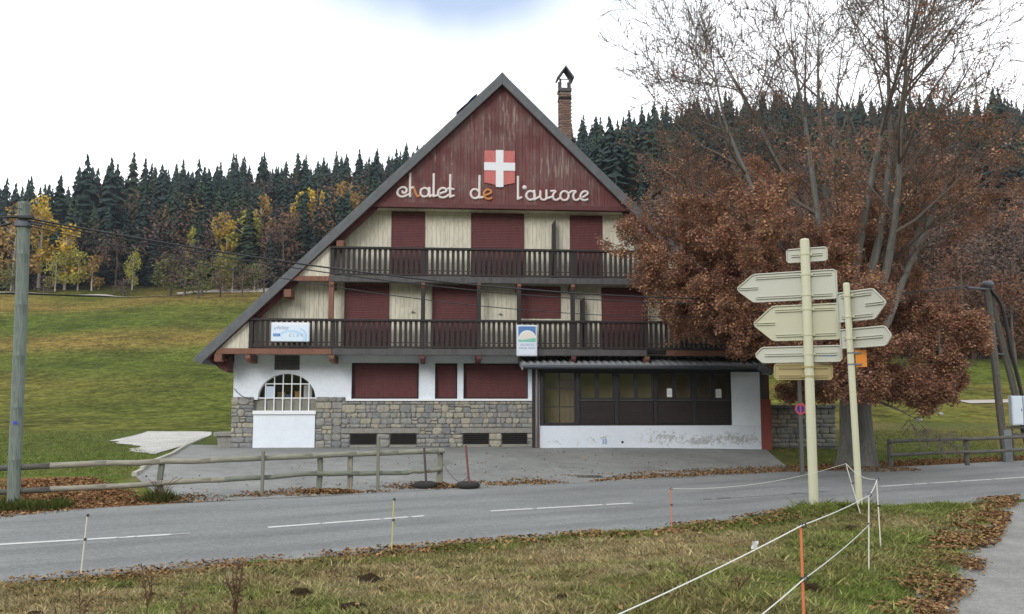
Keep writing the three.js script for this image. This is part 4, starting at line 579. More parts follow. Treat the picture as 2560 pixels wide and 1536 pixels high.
{
  const F = (x) => [x, -17.2 - (x + 9.5) * 0.5], t = thing('wooden_fence', 'weathered round-rail fence with wooden and thin metal posts along the left road side', 'fence', [0, 0, 0]);
  const at = (x, y) => { const [a, b] = F(x); return [a, H(a, b) + y, b]; }, P = (x0, y0, x1, y1, r, m) => part('rail', logGeo(at(x0, y0), at(x1, y1), r), m, t);
  P(-12.6, 0.70, -9.0, 0.76, 0.058, darkRail); P(-9.04, 0.76, -6.2, 0.78, 0.06, rail[2]); P(-6.22, 0.78, -1.62, 0.84, 0.062, rail[0]);
  P(-12.6, 0.24, -9.0, 0.30, 0.055, darkRail); P(-9.02, 0.31, -6.1, 0.36, 0.056, rail[2]); P(-6.12, 0.36, -4.32, 0.42, 0.055, rail[1]); P(-4.36, 0.42, -2.4, 0.36, 0.055, rail[1]); P(-2.42, 0.37, -1.68, 0.42, 0.056, rail[0]);
  const post = (x, h, r, m, dz = -0.12, name = 'post') => { const [a, b] = F(x), y = H(a, b + dz) - 0.15; part(name, r > 0.05 ? logGeo([a, y, b + dz], [a + 0.01, y + 0.15 + h, b + dz], r) : rbox(a - r, a + r, y, y + 0.15 + h, b + dz - r, b + dz + r, 0.006), m, t); };
  post(-11.8, 0.85, 0.065, darkRail); post(-7.26, 0.82, 0.065, rail[1]); post(-4.3, 0.84, 0.066, rail[1]); post(-3.68, 0.84, 0.064, rail[2]); post(-1.72, 0.84, 0.075, rail[0]);
  const mm = std({ color: srgb(112, 112, 100), roughness: 0.7 }); post(-5.35, 0.95, 0.032, mm, 0.14, 'metal_post'); post(-3.05, 1.22, 0.034, mm, 0.14, 'metal_post');
  // right-hand fence
  const G = (x) => [x, -26.3 - (x - 11.2) * 0.5], t2 = thing('wooden_fence', 'dark weathered two-rail fence beside the leaning pole on the right verge', 'fence', [0, 0, 0]);
  const at2 = (x, y) => { const [a, b] = G(x); return [a, H(a, b) + y, b]; };
  for (const [x0, x1] of [[11.15, 14.3], [14.28, 17.4], [17.38, 21]]) { part('rail', logGeo(at2(x0, 0.82), at2(x1, 0.84), 0.055), darkRail, t2); part('rail', logGeo(at2(x0, 0.42), at2(x1, 0.43), 0.052), darkRail, t2); }
  for (const x of [11.22, 14.28, 17.4, 20.6]) { const [a, b] = G(x), y = H(a, b - 0.1) - 0.15; part('post', logGeo([a, y, b - 0.1], [a, y + 1.03, b - 0.1], 0.075), darkRail, t2); }
}
{ // two rusty chain posts standing in tyres, and their chain
  const tyreM = std({ color: srgb(44, 42, 41), roughness: 0.9 }), rustM = [std({ color: srgb(110, 68, 60), roughness: 0.8 }), std({ color: srgb(74, 66, 62), roughness: 0.8 })];
  const tops = [];
  [[-2.02, -20.75, 0.92, -0.06, 1, 'dark rusty post standing in a tyre, leaning behind the fence end'], [-1.02, -20.75, 0.98, -0.09, 0, 'red-brown rusty post standing in a tyre, right of the fence end']].forEach(([x, z, h, lean, m, l], i) => {
    const t = thing('chain_post', l, 'post', [x, H(x, z) + 0.012, z], 0, 'rusty posts in tyres at the fence end');
    const tw = part('tyre', new THREE.TorusGeometry(0.2, 0.075, 10, 22).scale(1, 1, 0.95).rotateX(Math.PI / 2).translate(0, 0.072, 0), tyreM, t); part('filling', new THREE.CylinderGeometry(0.15, 0.16, 0.1, 14).translate(0, 0.055, 0), MW.concrete, tw);
    for (const q of [-0.03, 0, 0.03]) part('tread_rib', new THREE.TorusGeometry(0.272 - Math.abs(q) * 0.35, 0.008, 4, 26).rotateX(Math.PI / 2).translate(0, 0.072 + q, 0), tyreM, tw);
    part('rod', cyl([0.03, 0.05, 0], [0.03 + lean, h, 0], 0.026), rustM[m], t); tops.push(V(x + 0.03 + lean, H(x, z) + h * 0.8, z));
  });
  const c = thing('chain', 'thin sagging chain running from the fence end to the red-brown tyre post', 'chain', [0, 0, 0]); part('links', tube([[-1.75, 0.85 + H(-1.75, -21), -21.0], [-1.55, 0.45 + H(-1.5, -21), -20.9], [-1.25, 0.16 + H(-1.2, -20.8), -20.78], [-1.12, 0.18, -20.75], [-1.0, 0.3, -20.73]], 0.011, 24, 5), std({ color: srgb(104, 100, 96) }), c);
}
{ // electric fence: stakes and cords
  const whiteM = std({ color: srgb(206, 204, 190), roughness: 0.6 }), orangeM = std({ color: srgb(206, 116, 76), roughness: 0.6 }), yellowM = std({ color: srgb(190, 186, 110), roughness: 0.6 }), clipM = std({ color: srgb(46, 46, 50), roughness: 0.6 });
  const S = [
    [1.77, -5.5, 0.84, 0.0, orangeM, 'orange plastic fence stake nearest the camera, carrying two cords'],
    [4.05, -10.25, 0.86, 0.04, whiteM, 'white plastic fence stake on the bank, nearest of the three below the sign posts'],
    [4.88, -11.9, 0.92, -0.02, whiteM, 'white plastic fence stake on the bank, rightmost of all stakes'],
    [5.82, -14.9, 0.85, -0.24, whiteM, 'white plastic fence stake leaning left between the two sign posts'],
    [2.52, -14.15, 0.66, -0.01, orangeM, 'thin orange fence stake at the road edge below the veranda'],
    [-1.62, -12.1, 0.72, 0.02, yellowM, 'thin yellowish fence stake at the road edge below the fence end'],
    [-5.0, -10.45, 0.72, 0.05, whiteM, 'white plastic fence stake at the road edge on the far left']];
  const clips = S.map(([x, z, h, lean, m, l]) => {
    const t = thing('fence_stake', l, 'stake', [x, H(x, z) - 0.04, z], 0, 'electric fence stakes'); part('rod', cyl([0, -0.06, 0], [lean, h + 0.04, 0], m === orangeM && x < 2 ? 0.010 : 0.009, 0.008, 7), m, t);
    const p = [1, 0.62].map((k) => { part('insulator', [new THREE.SphereGeometry(0.014, 8, 6).translate(lean * k, h * k + 0.03, 0), new THREE.TorusGeometry(0.014, 0.005, 5, 9).translate(lean * k + 0.015, h * k + 0.03, 0.012)], clipM, t); return V(x + lean * k, H(x, z) - 0.01 + h * k, z + 0.02); }); return p;
  });
  const cm = std({ color: srgb(206, 208, 200), roughness: 0.7 }), sag = (a, b, s) => { const o = []; for (let i = 0; i <= 10; i++) { const k = i / 10, p = a.clone().lerp(b, k); p.y -= 4 * s * k * (1 - k); o.push(p); } return o; };
  const cord = (l, pts, r = 0.0045) => part('strand', tube(pts, r, pts.length * 5, 5), cm, thing('electric_cord', l, 'cord', [0, 0, 0], 0, 'electric fence cords'));
  const off = V(-0.6, 0.70, -3.95), off2 = V(0.5, 0.62, -4.2);
  cord('upper white fence cord sloping over the grass from the orange stake to the lower edge', sag(off, clips[0][0], 0.04));
  cord('lower white fence cord in the bottom right corner left of the orange stake', sag(off2, clips[0][1], 0.03));
  cord('upper white fence cord between the orange stake and the nearest white stake', sag(clips[0][0], clips[1][0], 0.015));
  cord('lower white fence cord between the orange stake and the nearest white stake', sag(clips[0][1], clips[1][1], 0.02), 0.004);
  cord('short white fence cord between the two white stakes right of the sign posts', sag(clips[1][0], clips[2][0], 0.02), 0.005);
  cord('white fence cord running back to the stake leaning between the sign posts', sag(clips[2][0], clips[3][0], 0.08), 0.005);
  cord('thin white fence cord sagging along the road edge left of the sign posts', sag(clips[3][0], clips[4][0], 0.12), 0.003);
  const rib = thing('plastic_scrap', 'small torn white plastic scrap hanging on the upper fence cord', 'scrap', [1.42, 1.235, -5.26]); const rg = new THREE.PlaneGeometry(0.035, 0.05, 3, 4); { const p = rg.attributes.position; for (let i = 0; i < p.count; i++) { p.setZ(i, 0.018 * Math.sin(p.getY(i) * 70 + p.getX(i) * 50)); p.setX(i, p.getX(i) * (0.6 + 0.5 * Math.abs(Math.sin(p.getY(i) * 60)))); } rg.computeVertexNormals(); } part('film', rg.translate(0, -0.03, 0), std({ color: srgb(226, 228, 228), side: THREE.DoubleSide }), rib);
}
// ------------------------------------------------------------------ poles and overhead lines
{
  const pm = std({ map: woodTex([110, 120, 112], 0.35, 30), bumpMap: grainBump, bumpScale: 0.006, roughness: 0.95 }), dm = std({ map: woodTex([92, 88, 82], 0.4, 31), bumpMap: grainBump, bumpScale: 0.006, roughness: 0.95 }), iron = std({ color: srgb(96, 100, 108), roughness: 0.6, metalness: 0.3 }), black = std({ color: srgb(34, 34, 36), roughness: 0.6 });
  const x = -9.55, z = -17.15, y = H(x, z) - 0.1, t = thing('utility_pole', 'grey-green wooden utility pole at the far left beside the fence', 'pole', [x, y, z]);
  part('shaft', logGeo([0, 0, 0], [-0.14, 5.95 - y, 0], 0.118), pm, t); const top = V(-0.13, 5.62 - y, 0);
  part('collar', new THREE.CylinderGeometry(0.16, 0.16, 0.1, 14).translate(-0.13, 5.5 - y, 0), iron, t); part('cable_clamp', [rbox(-0.38, 0.14, 5.6 - y, 5.66 - y, 0.1, 0.15), cyl([-0.5, 5.45 - y, 0.12], [-0.3, 5.5 - y, 0.12], 0.025), cyl([0.1, 5.5 - y, 0.12], [0.3, 5.45 - y, 0.12], 0.025)], black, t); part('blue_tag', box(-0.02, 0.04, 1.58 - y, 1.64 - y, 0.118, 0.125), std({ color: srgb(50, 70, 180) }), t);
  const rx = 16.37, rz = -29.5, ry = H(rx, rz) - 0.1, u = thing('utility_pole', 'leaning A-frame utility pole with twin white meter boxes on the right verge', 'pole', [rx, ry, rz]);
  part('shaft', logGeo([0, 0, 0], [-0.32, 5.95 - ry, 0], 0.12), dm, u); part('brace', logGeo([1.15, 0, -0.5], [-0.2, 5.8 - ry, -0.05], 0.105), dm, u); part('base_stub', rbox(-0.13, 0.13, 0, 1.15, 0.05, 0.2, 0.02), std({ color: srgb(120, 124, 126) }), u);
  part('cross_arm', cyl([-0.3, 5.75 - ry, 0.05], [-1.15, 5.78 - ry, 0.3], 0.045), iron, u); part('pole_cap', new THREE.SphereGeometry(0.2, 12, 8).scale(1, 0.7, 1).translate(-0.28, 5.92 - ry, 0), iron, u); part('strut', cyl([-0.18, 3.6 - ry, 0], [0.35, 3.55 - ry, -0.2], 0.03), iron, u); part('down_cable', tube([[-0.25, 5.75 - ry, 0.1], [0.05, 5.3 - ry, 0.1], [0.4, 3.6 - ry, 0], [0.85, 1.8, -0.2], [1.05, 0.6, -0.3]], 0.06, 30, 7), black, u);
  for (const k of [0, 1]) { const b = part('meter_box', rbox(0.12 + k * 0.40, 0.49 + k * 0.40, 1.32, 2.28, 0.1, 0.3, 0.02), std({ color: srgb(196, 206, 216), roughness: 0.5 }), u); part('box_door', rbox(0.15 + k * 0.40, 0.46 + k * 0.40, 1.36, 2.24, 0.3, 0.315, 0.01), std({ color: srgb(204, 214, 224), roughness: 0.45 }), b); part('latch', box(0.42 + k * 0.40, 0.44 + k * 0.40, 1.78, 1.86, 0.316, 0.33), iron, b); }
  part('box_frame', [rbox(0.05, 0.98, 1.2, 1.28, 0.05, 0.14), rbox(0.05, 0.98, 0.98, 1.05, 0.05, 0.14), cyl([0.2, 0.2, 0.1], [0.2, 1.25, 0.1], 0.03), cyl([0.75, 0.2, 0.1], [0.75, 1.25, 0.1], 0.03)], darkRail, u);
  const A = V(x - 0.13, 5.63, z + 0.12), B = V(rx - 1.1, 5.85, rz + 0.3), wire = (l, a, b, s, r) => { const pts = []; for (let i = 0; i <= 24; i++) { const k = i / 24, p = a.clone().lerp(b, k); p.y -= 4 * s * k * (1 - k); pts.push(p); } part('strand', tube(pts, r, 60, 5), black, thing('overhead_cable', l, 'cable', [0, 0, 0], 0, 'overhead cables between the poles')); };
  wire('thick black overhead cable sagging across the chalet front', A, B, 0.95, 0.02); wire('second black overhead cable twinned just under the thick one', A.clone().add(V(0, -0.05, 0.02)), B.clone().add(V(0, -0.02, 0.05)), 1.06, 0.014); wire('thin lowest overhead wire in front of the middle floor', A.clone().add(V(0.05, -0.15, 0)), B.clone().add(V(0, -0.1, 0)), 1.36, 0.011);
  wire('short overhead cable leaving the left pole towards the left edge', A, V(-22, 5.4, -9), 0.5, 0.016); wire('upper thin wire at the top of the left pole', A.clone().add(V(0.02, 0.16, 0)), V(-22, 5.75, -9), 0.3, 0.007);
}
// ------------------------------------------------------------------ low stone wall behind the beech, drains, bench-like slab
{
  const t = onChalet('stone_wall', 'low rough grey stone wall between the red pier and the beech trunk', 'wall', 9.85, -0.05, 0.2); part('core', box(0, 2.6, -0.1, 1.52, -0.35, 0), MW.mortar, t); stones(0, 2.6, 0, 1.42, 0.0, t, 0.6, 0.2);
  for (let u = 0; u < 2.5; u += 0.62) part('cap_stone', rbox(u, Math.min(2.62, u + 0.6), 1.43, 1.56, -0.38, 0.12, 0.03), stoneMats[4], t);
  const d = thing('drain_grate', 'dark rectangular drain grate set in the forecourt', 'drain', [2.05, H(2.05, -23.6) + 0.012, -23.6]); part('frame', [box(-0.33, 0.33, 0, 0.02, -0.24, -0.2), box(-0.33, 0.33, 0, 0.02, 0.2, 0.24), box(-0.33, -0.29, 0, 0.02, -0.2, 0.2), box(0.29, 0.33, 0, 0.02, -0.2, 0.2)], std({ color: srgb(80, 80, 80) }), d); part('dark_pit_sheet', box(-0.29, 0.29, 0.0, 0.004, -0.2, 0.2), MW.black, d); for (let k = 0; k < 8; k++) part('bar', box(-0.26 + k * 0.072, -0.235 + k * 0.072, 0.006, 0.018, -0.2, 0.2), std({ color: srgb(70, 70, 70) }), d);  // black sheet under the bars paints the darkness of a drain shaft
  const m = thing('manhole_cover', 'worn pale manhole cover in the forecourt', 'manhole', [4.2, H(4.2, -25) + 0.013, -25]); part('cover', new THREE.CylinderGeometry(0.42, 0.42, 0.012, 28).translate(0, 0.004, 0), MW.concrete, m); part('rim', new THREE.TorusGeometry(0.45, 0.02, 5, 30).rotateX(Math.PI / 2), std({ color: srgb(120, 104, 92) }), m);
}
// ------------------------------------------------------------------ grass, fallen leaves, weeds
const quadLeaf = (l, w, bend) => { const g = new THREE.BufferGeometry(); g.setAttribute('position', new THREE.Float32BufferAttribute([0, 0, 0, w / 2, bend, l * 0.5, 0, bend * 0.4, l, -w / 2, bend, l * 0.45, 0, 0, l * 0.5], 3)); g.setIndex([0, 4, 1, 1, 4, 2, 2, 4, 3, 3, 4, 0]); g.computeVertexNormals(); return g; };
{
  // grass tufts on the near bank
  const blades = (seed, n, spread) => { const r = rngOf(seed), pos = [], idx = []; for (let k = 0; k < n; k++) { const a = r() * 6.283, d = spread * Math.sqrt(r()), x = Math.cos(a) * d, z = Math.sin(a) * d, t = r() * 6.283, h = rr(0.5, 1, r), lean = rr(0.2, 1.0, r), b = a + rr(-0.8, 0.8, r), w = rr(0.05, 0.09, r), i = pos.length / 3; pos.push(x - w * Math.cos(t), 0, z - w * Math.sin(t), x + w * Math.cos(t), 0, z + w * Math.sin(t), x + Math.cos(b) * lean * 0.45 - w * 0.6 * Math.cos(t), h * 0.62, z + Math.sin(b) * lean * 0.45 - w * 0.6 * Math.sin(t), x + Math.cos(b) * lean * 0.45 + w * 0.6 * Math.cos(t), h * 0.62, z + Math.sin(b) * lean * 0.45 + w * 0.6 * Math.sin(t), x + Math.cos(b) * lean, h, z + Math.sin(b) * lean); idx.push(i, i + 1, i + 2, i + 1, i + 3, i + 2, i + 2, i + 3, i + 4); } const g = new THREE.BufferGeometry(); g.setAttribute('position', new THREE.Float32BufferAttribute(pos, 3)); g.setIndex(idx); g.computeVertexNormals(); return g; };
  const gm = new THREE.MeshPhysicalMaterial({ roughness: 1, side: THREE.DoubleSide, specularIntensity: 0.2 });
  const r = rngOf(101), lists = [[], []];
  const add = (x, z, s, list, pal) => { const c = pal(x, z), br = rr(0.85, 1.55, r), q = srgb(...c.map((v) => clamp(v * br, 0, 255))); list.push([M4(x, H(x, z) - 0.004, z, rr(-0.2, 0.2, r), r() * 6.283, rr(-0.2, 0.2, r), s * rr(0.9, 1.6, r), s, s * rr(0.9, 1.6, r)), q]); };
  let n = 0; while (n < 70000) {
    const z = -17.6 + 13.8 * Math.pow(r(), 0.8), x = rr(-9.5, 9.3, r); if (Math.abs(x) > -z * 0.64 + 1.2) continue; const Q = roadQ(x, z), e = sideE(x, z); n++;
    if (Q > -3.3 || e > -0.05) continue; const near = ss(-18, -5, z), k = fbm(x * 1.8 + 60, z * 1.8, 3); add(x, z, rr(0.028, 0.06, r) * (k > 0.58 ? 1.5 : 1) * (1 + 0.5 * ss(-2.6, -0.6, e) * r()) + (Q > -4.2 ? 0.012 : 0), lists[n & 1], (a, b) => mix3(bankColour(a, b), r() < 0.72 ? STRAW : OLIVE, 0.6 * r()));
  }
  // greener rim round the sign posts and the road edge
  for (let k = 0; k < 9000; k++) { const s = rr(-5, 9.4, r), Q = -3.3 - 0.85 * r() * r() - 0.02, [x, z] = onRoad(s, Q), e = sideE(x, z); if (e > -0.05 || fbm(s * 0.8, 3, 2) < 0.42) continue; add(x, z, rr(0.04, 0.085, r) * (s > 4 && s < 9 ? 1.45 : 1), lists[k & 1], () => mix3(GREEN, OLIVE, r())); }
  for (const [px, pz, rad, m] of [[5.61, -16.4, 0.3, 500], [6.0, -15.5, 0.25, 300]]) for (let k = 0; k < m; k++) { const a = r() * 6.283, d = rad * Math.sqrt(r()) + 0.05, x = px + Math.cos(a) * d, z = pz + Math.sin(a) * d; add(x, z, rr(0.08, 0.2, r) * (1.3 - d / rad * 0.8), lists[k & 1], () => mix3(GREEN, OLIVE, 0.6 + 0.4 * r())); }
  [blades(1, 7, 1.1), blades(2, 8, 1.3)].forEach((g, i) => note(instanced('bank_grass', g, gm, lists[i]), 'short dry autumn grass covering the near bank', 'grass', 'grass'));
  // far side: meadow grass right and left of the forecourt
  const far = []; for (let k = 0; k < 34000; k++) { const left = k % 3 > 0, x = left ? rr(-30, -9.2, r) : rr(8.5, 24, r), z = left ? -17 - 29 * Math.pow(r(), 1.2) : rr(-42, -24, r), Q = roadQ(x, z); if (Q < 4.4) continue;
    if (left && x > lerpTable([[-46, -15.2], [-42.5, -14.1], [-33.2, -12.0], [-28.2, -10.8], [-21.6, -9.2], [-17.8, -6.8]], z) - 0.15) continue; if (left && z < -27.6 && x > lerpTable([[-45.8, -19.0], [-36.6, -16.9], [-32.6, -14.1], [-27.6, -11.2]], z)) continue; if (!left && x < 9.5 && z > -33.5) continue; const u = (x - CB[0]) * Math.cos(CA) - (z - CB[2]) * Math.sin(CA), w = (x - CB[0]) * Math.sin(CA) + (z - CB[2]) * Math.cos(CA); if (w < 0.5 && u > -10.3 && u < 12.6 && w > -14.5) continue; if (litter(x, z) > 0.15) continue; add(x, z, rr(0.05, 0.1, r), far, (a, b) => mix3(meadowColour(a, b).map((q) => q * 0.74), r() < 0.3 ? OCHRE : GREEN, 0.5 * r())); }
  note(instanced('verge_grass', blades(3, 7, 1.2), gm, far), 'green meadow grass beyond the road verges', 'grass');
  // fallen leaves
  const lp = [[132, 102, 68], [118, 88, 58], [104, 80, 56], [144, 114, 78], [90, 71, 52], [124, 96, 70], [152, 124, 88]], leaves = [];
  const drop = (x, z, lift = 0) => { const s = rr(0.05, 0.085, r) * (z > -12 ? 0.75 : 1); leaves.push([M4(x, H(x, z) + 0.014 + lift + r() * 0.02, z, rr(-0.6, 0.6, r), r() * 6.283, rr(-0.6, 0.6, r), s), srgb(...((k) => pick(lp, r).map((v) => v * k))(rr(0.8, 1.15, r)))]); };
  let g = 0; while (g < 150000) { g++; const s = rr(-14, 24, r), side = r(); let x, z; if (side < 0.62) [x, z] = onRoad(s, rr(2.6, 8.6, r)); else if (side < 0.85) [x, z] = onRoad(s, rr(-4.3, -2.9, r)); else { const k = r(); x = mix(3.9, 9, k) + rr(-0.8, 0.5, r); z = mix(-8.3, -16.6, k); } const l = litter(x, z); if (r() < l * 0.85) drop(x, z, side < 0.62 ? 0 : 0.02); }
  for (const [px, pz, a, b, m] of [[-4.05, -19.75, 0.75, 0.35, 900], [-1.75, -21.0, 0.7, 0.4, 700], [-7.2, -18.2, 0.6, 0.3, 400], [10.4, -26.2, 1.6, 0.9, 900]]) for (let k = 0; k < m; k++) { const t = r() * 6.283, d = Math.sqrt(r()); drop(px + Math.cos(t) * d * a, pz + Math.sin(t) * d * b, 0.07 * (1 - d)); }
  for (let k = 0; k < 900; k++) { const x = rr(-8, 9, r), z = rr(-16, -6, r); if (roadQ(x, z) < -3.4 && sideE(x, z) < 0) drop(x, z, 0.03); }
  for (let k = 0; k < 500; k++) { const [x, z] = onRoad(rr(-8, 12, r), rr(4.2, 11, r)); if (fbm(x * 0.7, z * 0.7, 2) > 0.5) drop(x, z); }
  note(instanced('fallen_leaves', quadLeaf(1, 0.7, 0.16).translate(0, 0, -0.5), matte({ side: THREE.DoubleSide }), leaves), 'rust brown fallen beech leaves along the road edges', 'leaves');
  // dark clods and mole hills on the bank
  const soil = matte({ color: srgb(72, 60, 44), bumpMap: gritBump, bumpScale: 0.02 });
  [[-1.95, -8.3, 0.13, 'dark soil clod on the grass, left of centre'], [-1.55, -9.6, 0.16, 'flat dark soil patch on the grass below the yellowish stake'], [-1.3, -7.35, 0.12, 'dark soil clod near the lower edge, below the flat soil patch'], [0.42, -7.9, 0.09, 'small dark soil clod right of the centre of the bank'], [2.05, -8.35, 0.09, 'small dark soil clod above the upper fence cord'], [3.0, -9.2, 0.14, 'brown soil clod on the bank between the cords'], [5.15, -13.6, 0.13, 'brown mole hill under the sign posts'], [-4.2, -8.0, 0.1, 'dark soil clod at the far left of the bank']].forEach(([x, z, s, l], i) => {
    const g = new THREE.IcosahedronGeometry(1, 3), p = g.attributes.position; for (let k = 0; k < p.count; k++) { const n = 0.25 + 1.3 * fbm(p.getX(k) * 2.6 + i * 9 + 5, p.getZ(k) * 2.6 + p.getY(k) * 2.1 + 7, 4); p.setXYZ(k, p.getX(k) * n * 1.1, p.getY(k) * n * 0.5, p.getZ(k) * n * 0.8); } g.computeVertexNormals(); uvM(g, 0.3 / s);
    const t = thing('soil_clod', l, 'soil', [x, H(x, z) + 0.0, z], i * 1.3, 'soil clods on the bank'); part('clod', g.scale(s, s, s), soil, t);
  });
  // dry weeds
  const wm = std({ color: srgb(92, 70, 50), roughness: 1 });
  [[-2.85, -7.1, 0.5, 'tall dry weed stalk near the lower edge, second from the left'], [-2.1, -6.9, 0.52, 'bushy dry weed, rightmost of the dead weeds at the lower left'], [-3.5, -7.35, 0.42, 'thin dry weed stalk, leftmost of the dead weeds'], [-2.45, -6.7, 0.32, 'short dry weed between the tall stalk and the bushy one'], [1.55, -7.9, 0.36, 'dry weed stalk beside the upper fence cord'], [1.95, -7.75, 0.22, 'short dry weed right under the upper fence cord']].forEach(([x, z, h, l], i) => {
    const t = thing('dry_weed', l, 'weed', [x, H(x, z) - 0.02, z], i, 'dead weeds on the bank'), ns = i === 1 ? 7 : i === 0 ? 3 : 2; for (let k = 0; k < ns; k++) { const a = r() * 6.283, d = rr(0.02, 0.14, r), hh = h * rr(0.6, 1, r), P = (q) => [Math.cos(a) * d * q * q + 0.012 * Math.sin(q * 9 + k), hh * q, Math.sin(a) * d * q * q]; const gs = [tube([P(0), P(0.35), P(0.7), P(1)], 0.0045, 10, 5)]; for (let b = 0; b < 9; b++) { const q = rr(0.35, 1, r), p = P(q), an = r() * 6.283, L = rr(0.02, 0.06, r) * (1.2 - q * 0.4); gs.push(cyl(p, [p[0] + Math.cos(an) * L, p[1] + L * 0.8, p[2] + Math.sin(an) * L], 0.003, 0.002, 4)); gs.push(new THREE.IcosahedronGeometry(0.009, 0).translate(p[0] + Math.cos(an) * L, p[1] + L * 0.8, p[2] + Math.sin(an) * L)); } part('stalk', gs, wm, t); }
  });
  // dark weedy clump at a fence post
  const cl = thing('weed_clump', 'dark green weedy clump round the left fence post foot', 'plant', [-7.15, H(-7.15, -18.15), -18.15]); { const list = []; for (let k = 0; k < 170; k++) { const a = r() * 6.283, d = 0.28 * Math.sqrt(r()); list.push([M4(Math.cos(a) * d * 1.1, 0, Math.sin(a) * d, rr(-0.4, 0.4, r), r() * 6.283, rr(-0.4, 0.4, r), rr(0.12, 0.3, r) * (1.15 - d * 1.6)), srgb(rr(58, 84, r), rr(64, 84, r), rr(34, 44, r))]); } instanced('leaves', blades(7, 6, 0.7), gm, list, cl); const gs = []; for (let k = 0; k < 12; k++) { const a = r() * 6.283, L = rr(0.3, 0.6, r); gs.push(tube([[0, 0, 0], [Math.cos(a) * L * 0.4, L * 0.6, Math.sin(a) * L * 0.3], [Math.cos(a) * L * 0.8, L * 0.85, Math.sin(a) * L * 0.5]], 0.006, 8, 4)); } part('stem', gs, wm, cl); }
  const st = []; for (let k = 0; k < 500; k++) { const a = r() * 6.283, d = Math.sqrt(r()), x = -9.4 + Math.cos(a) * d * 1.0, z = -16.95 + Math.sin(a) * d * 0.5; st.push([M4(x, H(x, z), z, rr(-0.3, 0.3, r), r() * 6.283, rr(-0.3, 0.3, r), rr(0.08, 0.22, r)), srgb(...mix3(GREEN, OLIVE, r()).map((v) => v * 0.9))]); } note(instanced('pole_grass', blades(8, 7, 0.9), gm, st), 'longer green grass round the foot of the left pole', 'grass');
}
// ------------------------------------------------------------------ trees
function coniferGeo(seed) {
  const r = rngOf(seed), pos = [], idx = [], tri = (...p) => { const i = pos.length / 3; for (const q of p) pos.push(...q); for (let k = 2; k < p.length; k++) idx.push(i, i + k - 1, i + k); };
  const L = 19; for (let i = 0; i < L; i++) { const t = i / (L - 1), y = 0.07 + 0.91 * t, R0 = 0.175 * Math.pow(1 - t, 0.85) + 0.012, n = Math.round(11 - 5 * t), a0 = r() * 6.28; for (let k = 0; k < n; k++) { const a = a0 + k * 6.283 / n + rr(-0.25, 0.25, r), R1 = R0 * rr(0.65, 1.2, r), d = 0.02 + 0.05 * (1 - t) * rr(0.6, 1.3, r), c = Math.cos(a), s = Math.sin(a), w = R1 * 0.38 + 0.006, yy = y + rr(-0.028, 0.028, r); tri([0, yy + 0.03, 0], [c * R1 * 0.6 - s * w, yy - d * 0.35, s * R1 * 0.6 + c * w], [c * R1, yy - d, s * R1], [c * R1 * 0.6 + s * w, yy - d * 0.35, s * R1 * 0.6 - c * w]); tri([c * R1 * 0.25, yy + 0.012, s * R1 * 0.25], [c * R1 * 0.75 - s * w * 0.3, yy - d * 1.15, s * R1 * 0.75 + c * w * 0.3], [c * R1 * 0.8 + s * w * 0.3, yy - d * 1.3, s * R1 * 0.8 - c * w * 0.3]); } }
  tri([-0.008, 0.95, 0], [0.008, 0.95, 0], [0, 1.03, 0]);
  const core = new THREE.ConeGeometry(0.085, 0.85, 7).translate(0, 0.5, 0).toNonIndexed();
  const g0 = new THREE.BufferGeometry(); g0.setAttribute('position', new THREE.Float32BufferAttribute(pos, 3)); g0.setIndex(idx); const g = g0.toNonIndexed(); g.computeVertexNormals(); core.deleteAttribute('uv'); return mergeGeometries([g, core]);
}
const conifers = [1, 2, 3, 4].map((i) => coniferGeo(50 + i)), needleM = [[50, 64, 56], [46, 62, 57], [58, 70, 56], [52, 63, 61]].map((c) => matte({ color: srgb(...c), side: THREE.DoubleSide })), stemM = std({ color: srgb(92, 80, 70), roughness: 1 }), paleStem = std({ color: srgb(170, 164, 150), roughness: 1 }), spruceStem = new THREE.CylinderGeometry(0.008, 0.018, 0.3, 6).translate(0, 0.12, 0);
function leafyGeo(seed, n, shape, leaf) {       // crown of unit height: many small leaf faces spread through lobes
  const r = rngOf(seed), pos = [], lobes = []; const L = shape === 'column' ? 7 : 9; for (let i = 0; i < L; i++) { const t = (i + 0.5) / L, w = shape === 'column' ? 0.13 * Math.sin(Math.PI * (0.15 + 0.8 * t)) + 0.03 : 0.30 * Math.sin(Math.PI * (0.18 + 0.72 * t)); const a = r() * 6.28; lobes.push([Math.cos(a) * w * 0.7, 0.22 + 0.74 * t, Math.sin(a) * w * 0.7, shape === 'column' ? 0.09 + 0.05 * r() : 0.13 + 0.07 * r()]); }
  for (let k = 0; k < n; k++) { const [x, y, z, R0] = pick(lobes, r), u = V(rr(-1, 1, r), rr(-1, 1, r), rr(-1, 1, r)).normalize().multiplyScalar(R0 * Math.pow(r(), 0.45)), c = V(x, y, z).add(u), a = V(rr(-1, 1, r), rr(-1, 1, r), rr(-1, 1, r)).normalize(), b = V(rr(-1, 1, r), rr(-1, 1, r), rr(-1, 1, r)).cross(a).normalize(), s = leaf * rr(0.6, 1.3, r); const p = [c.clone().addScaledVector(a, s), c.clone().addScaledVector(b, s * 0.6), c.clone().addScaledVector(a, -s), c.clone().addScaledVector(b, -s * 0.6)]; for (const q of [p[0], p[1], p[2], p[0], p[2], p[3]]) pos.push(q.x, q.y, q.z); }
  const g = new THREE.BufferGeometry(); g.setAttribute('position', new THREE.Float32BufferAttribute(pos, 3)); g.computeVertexNormals(); return g;
}
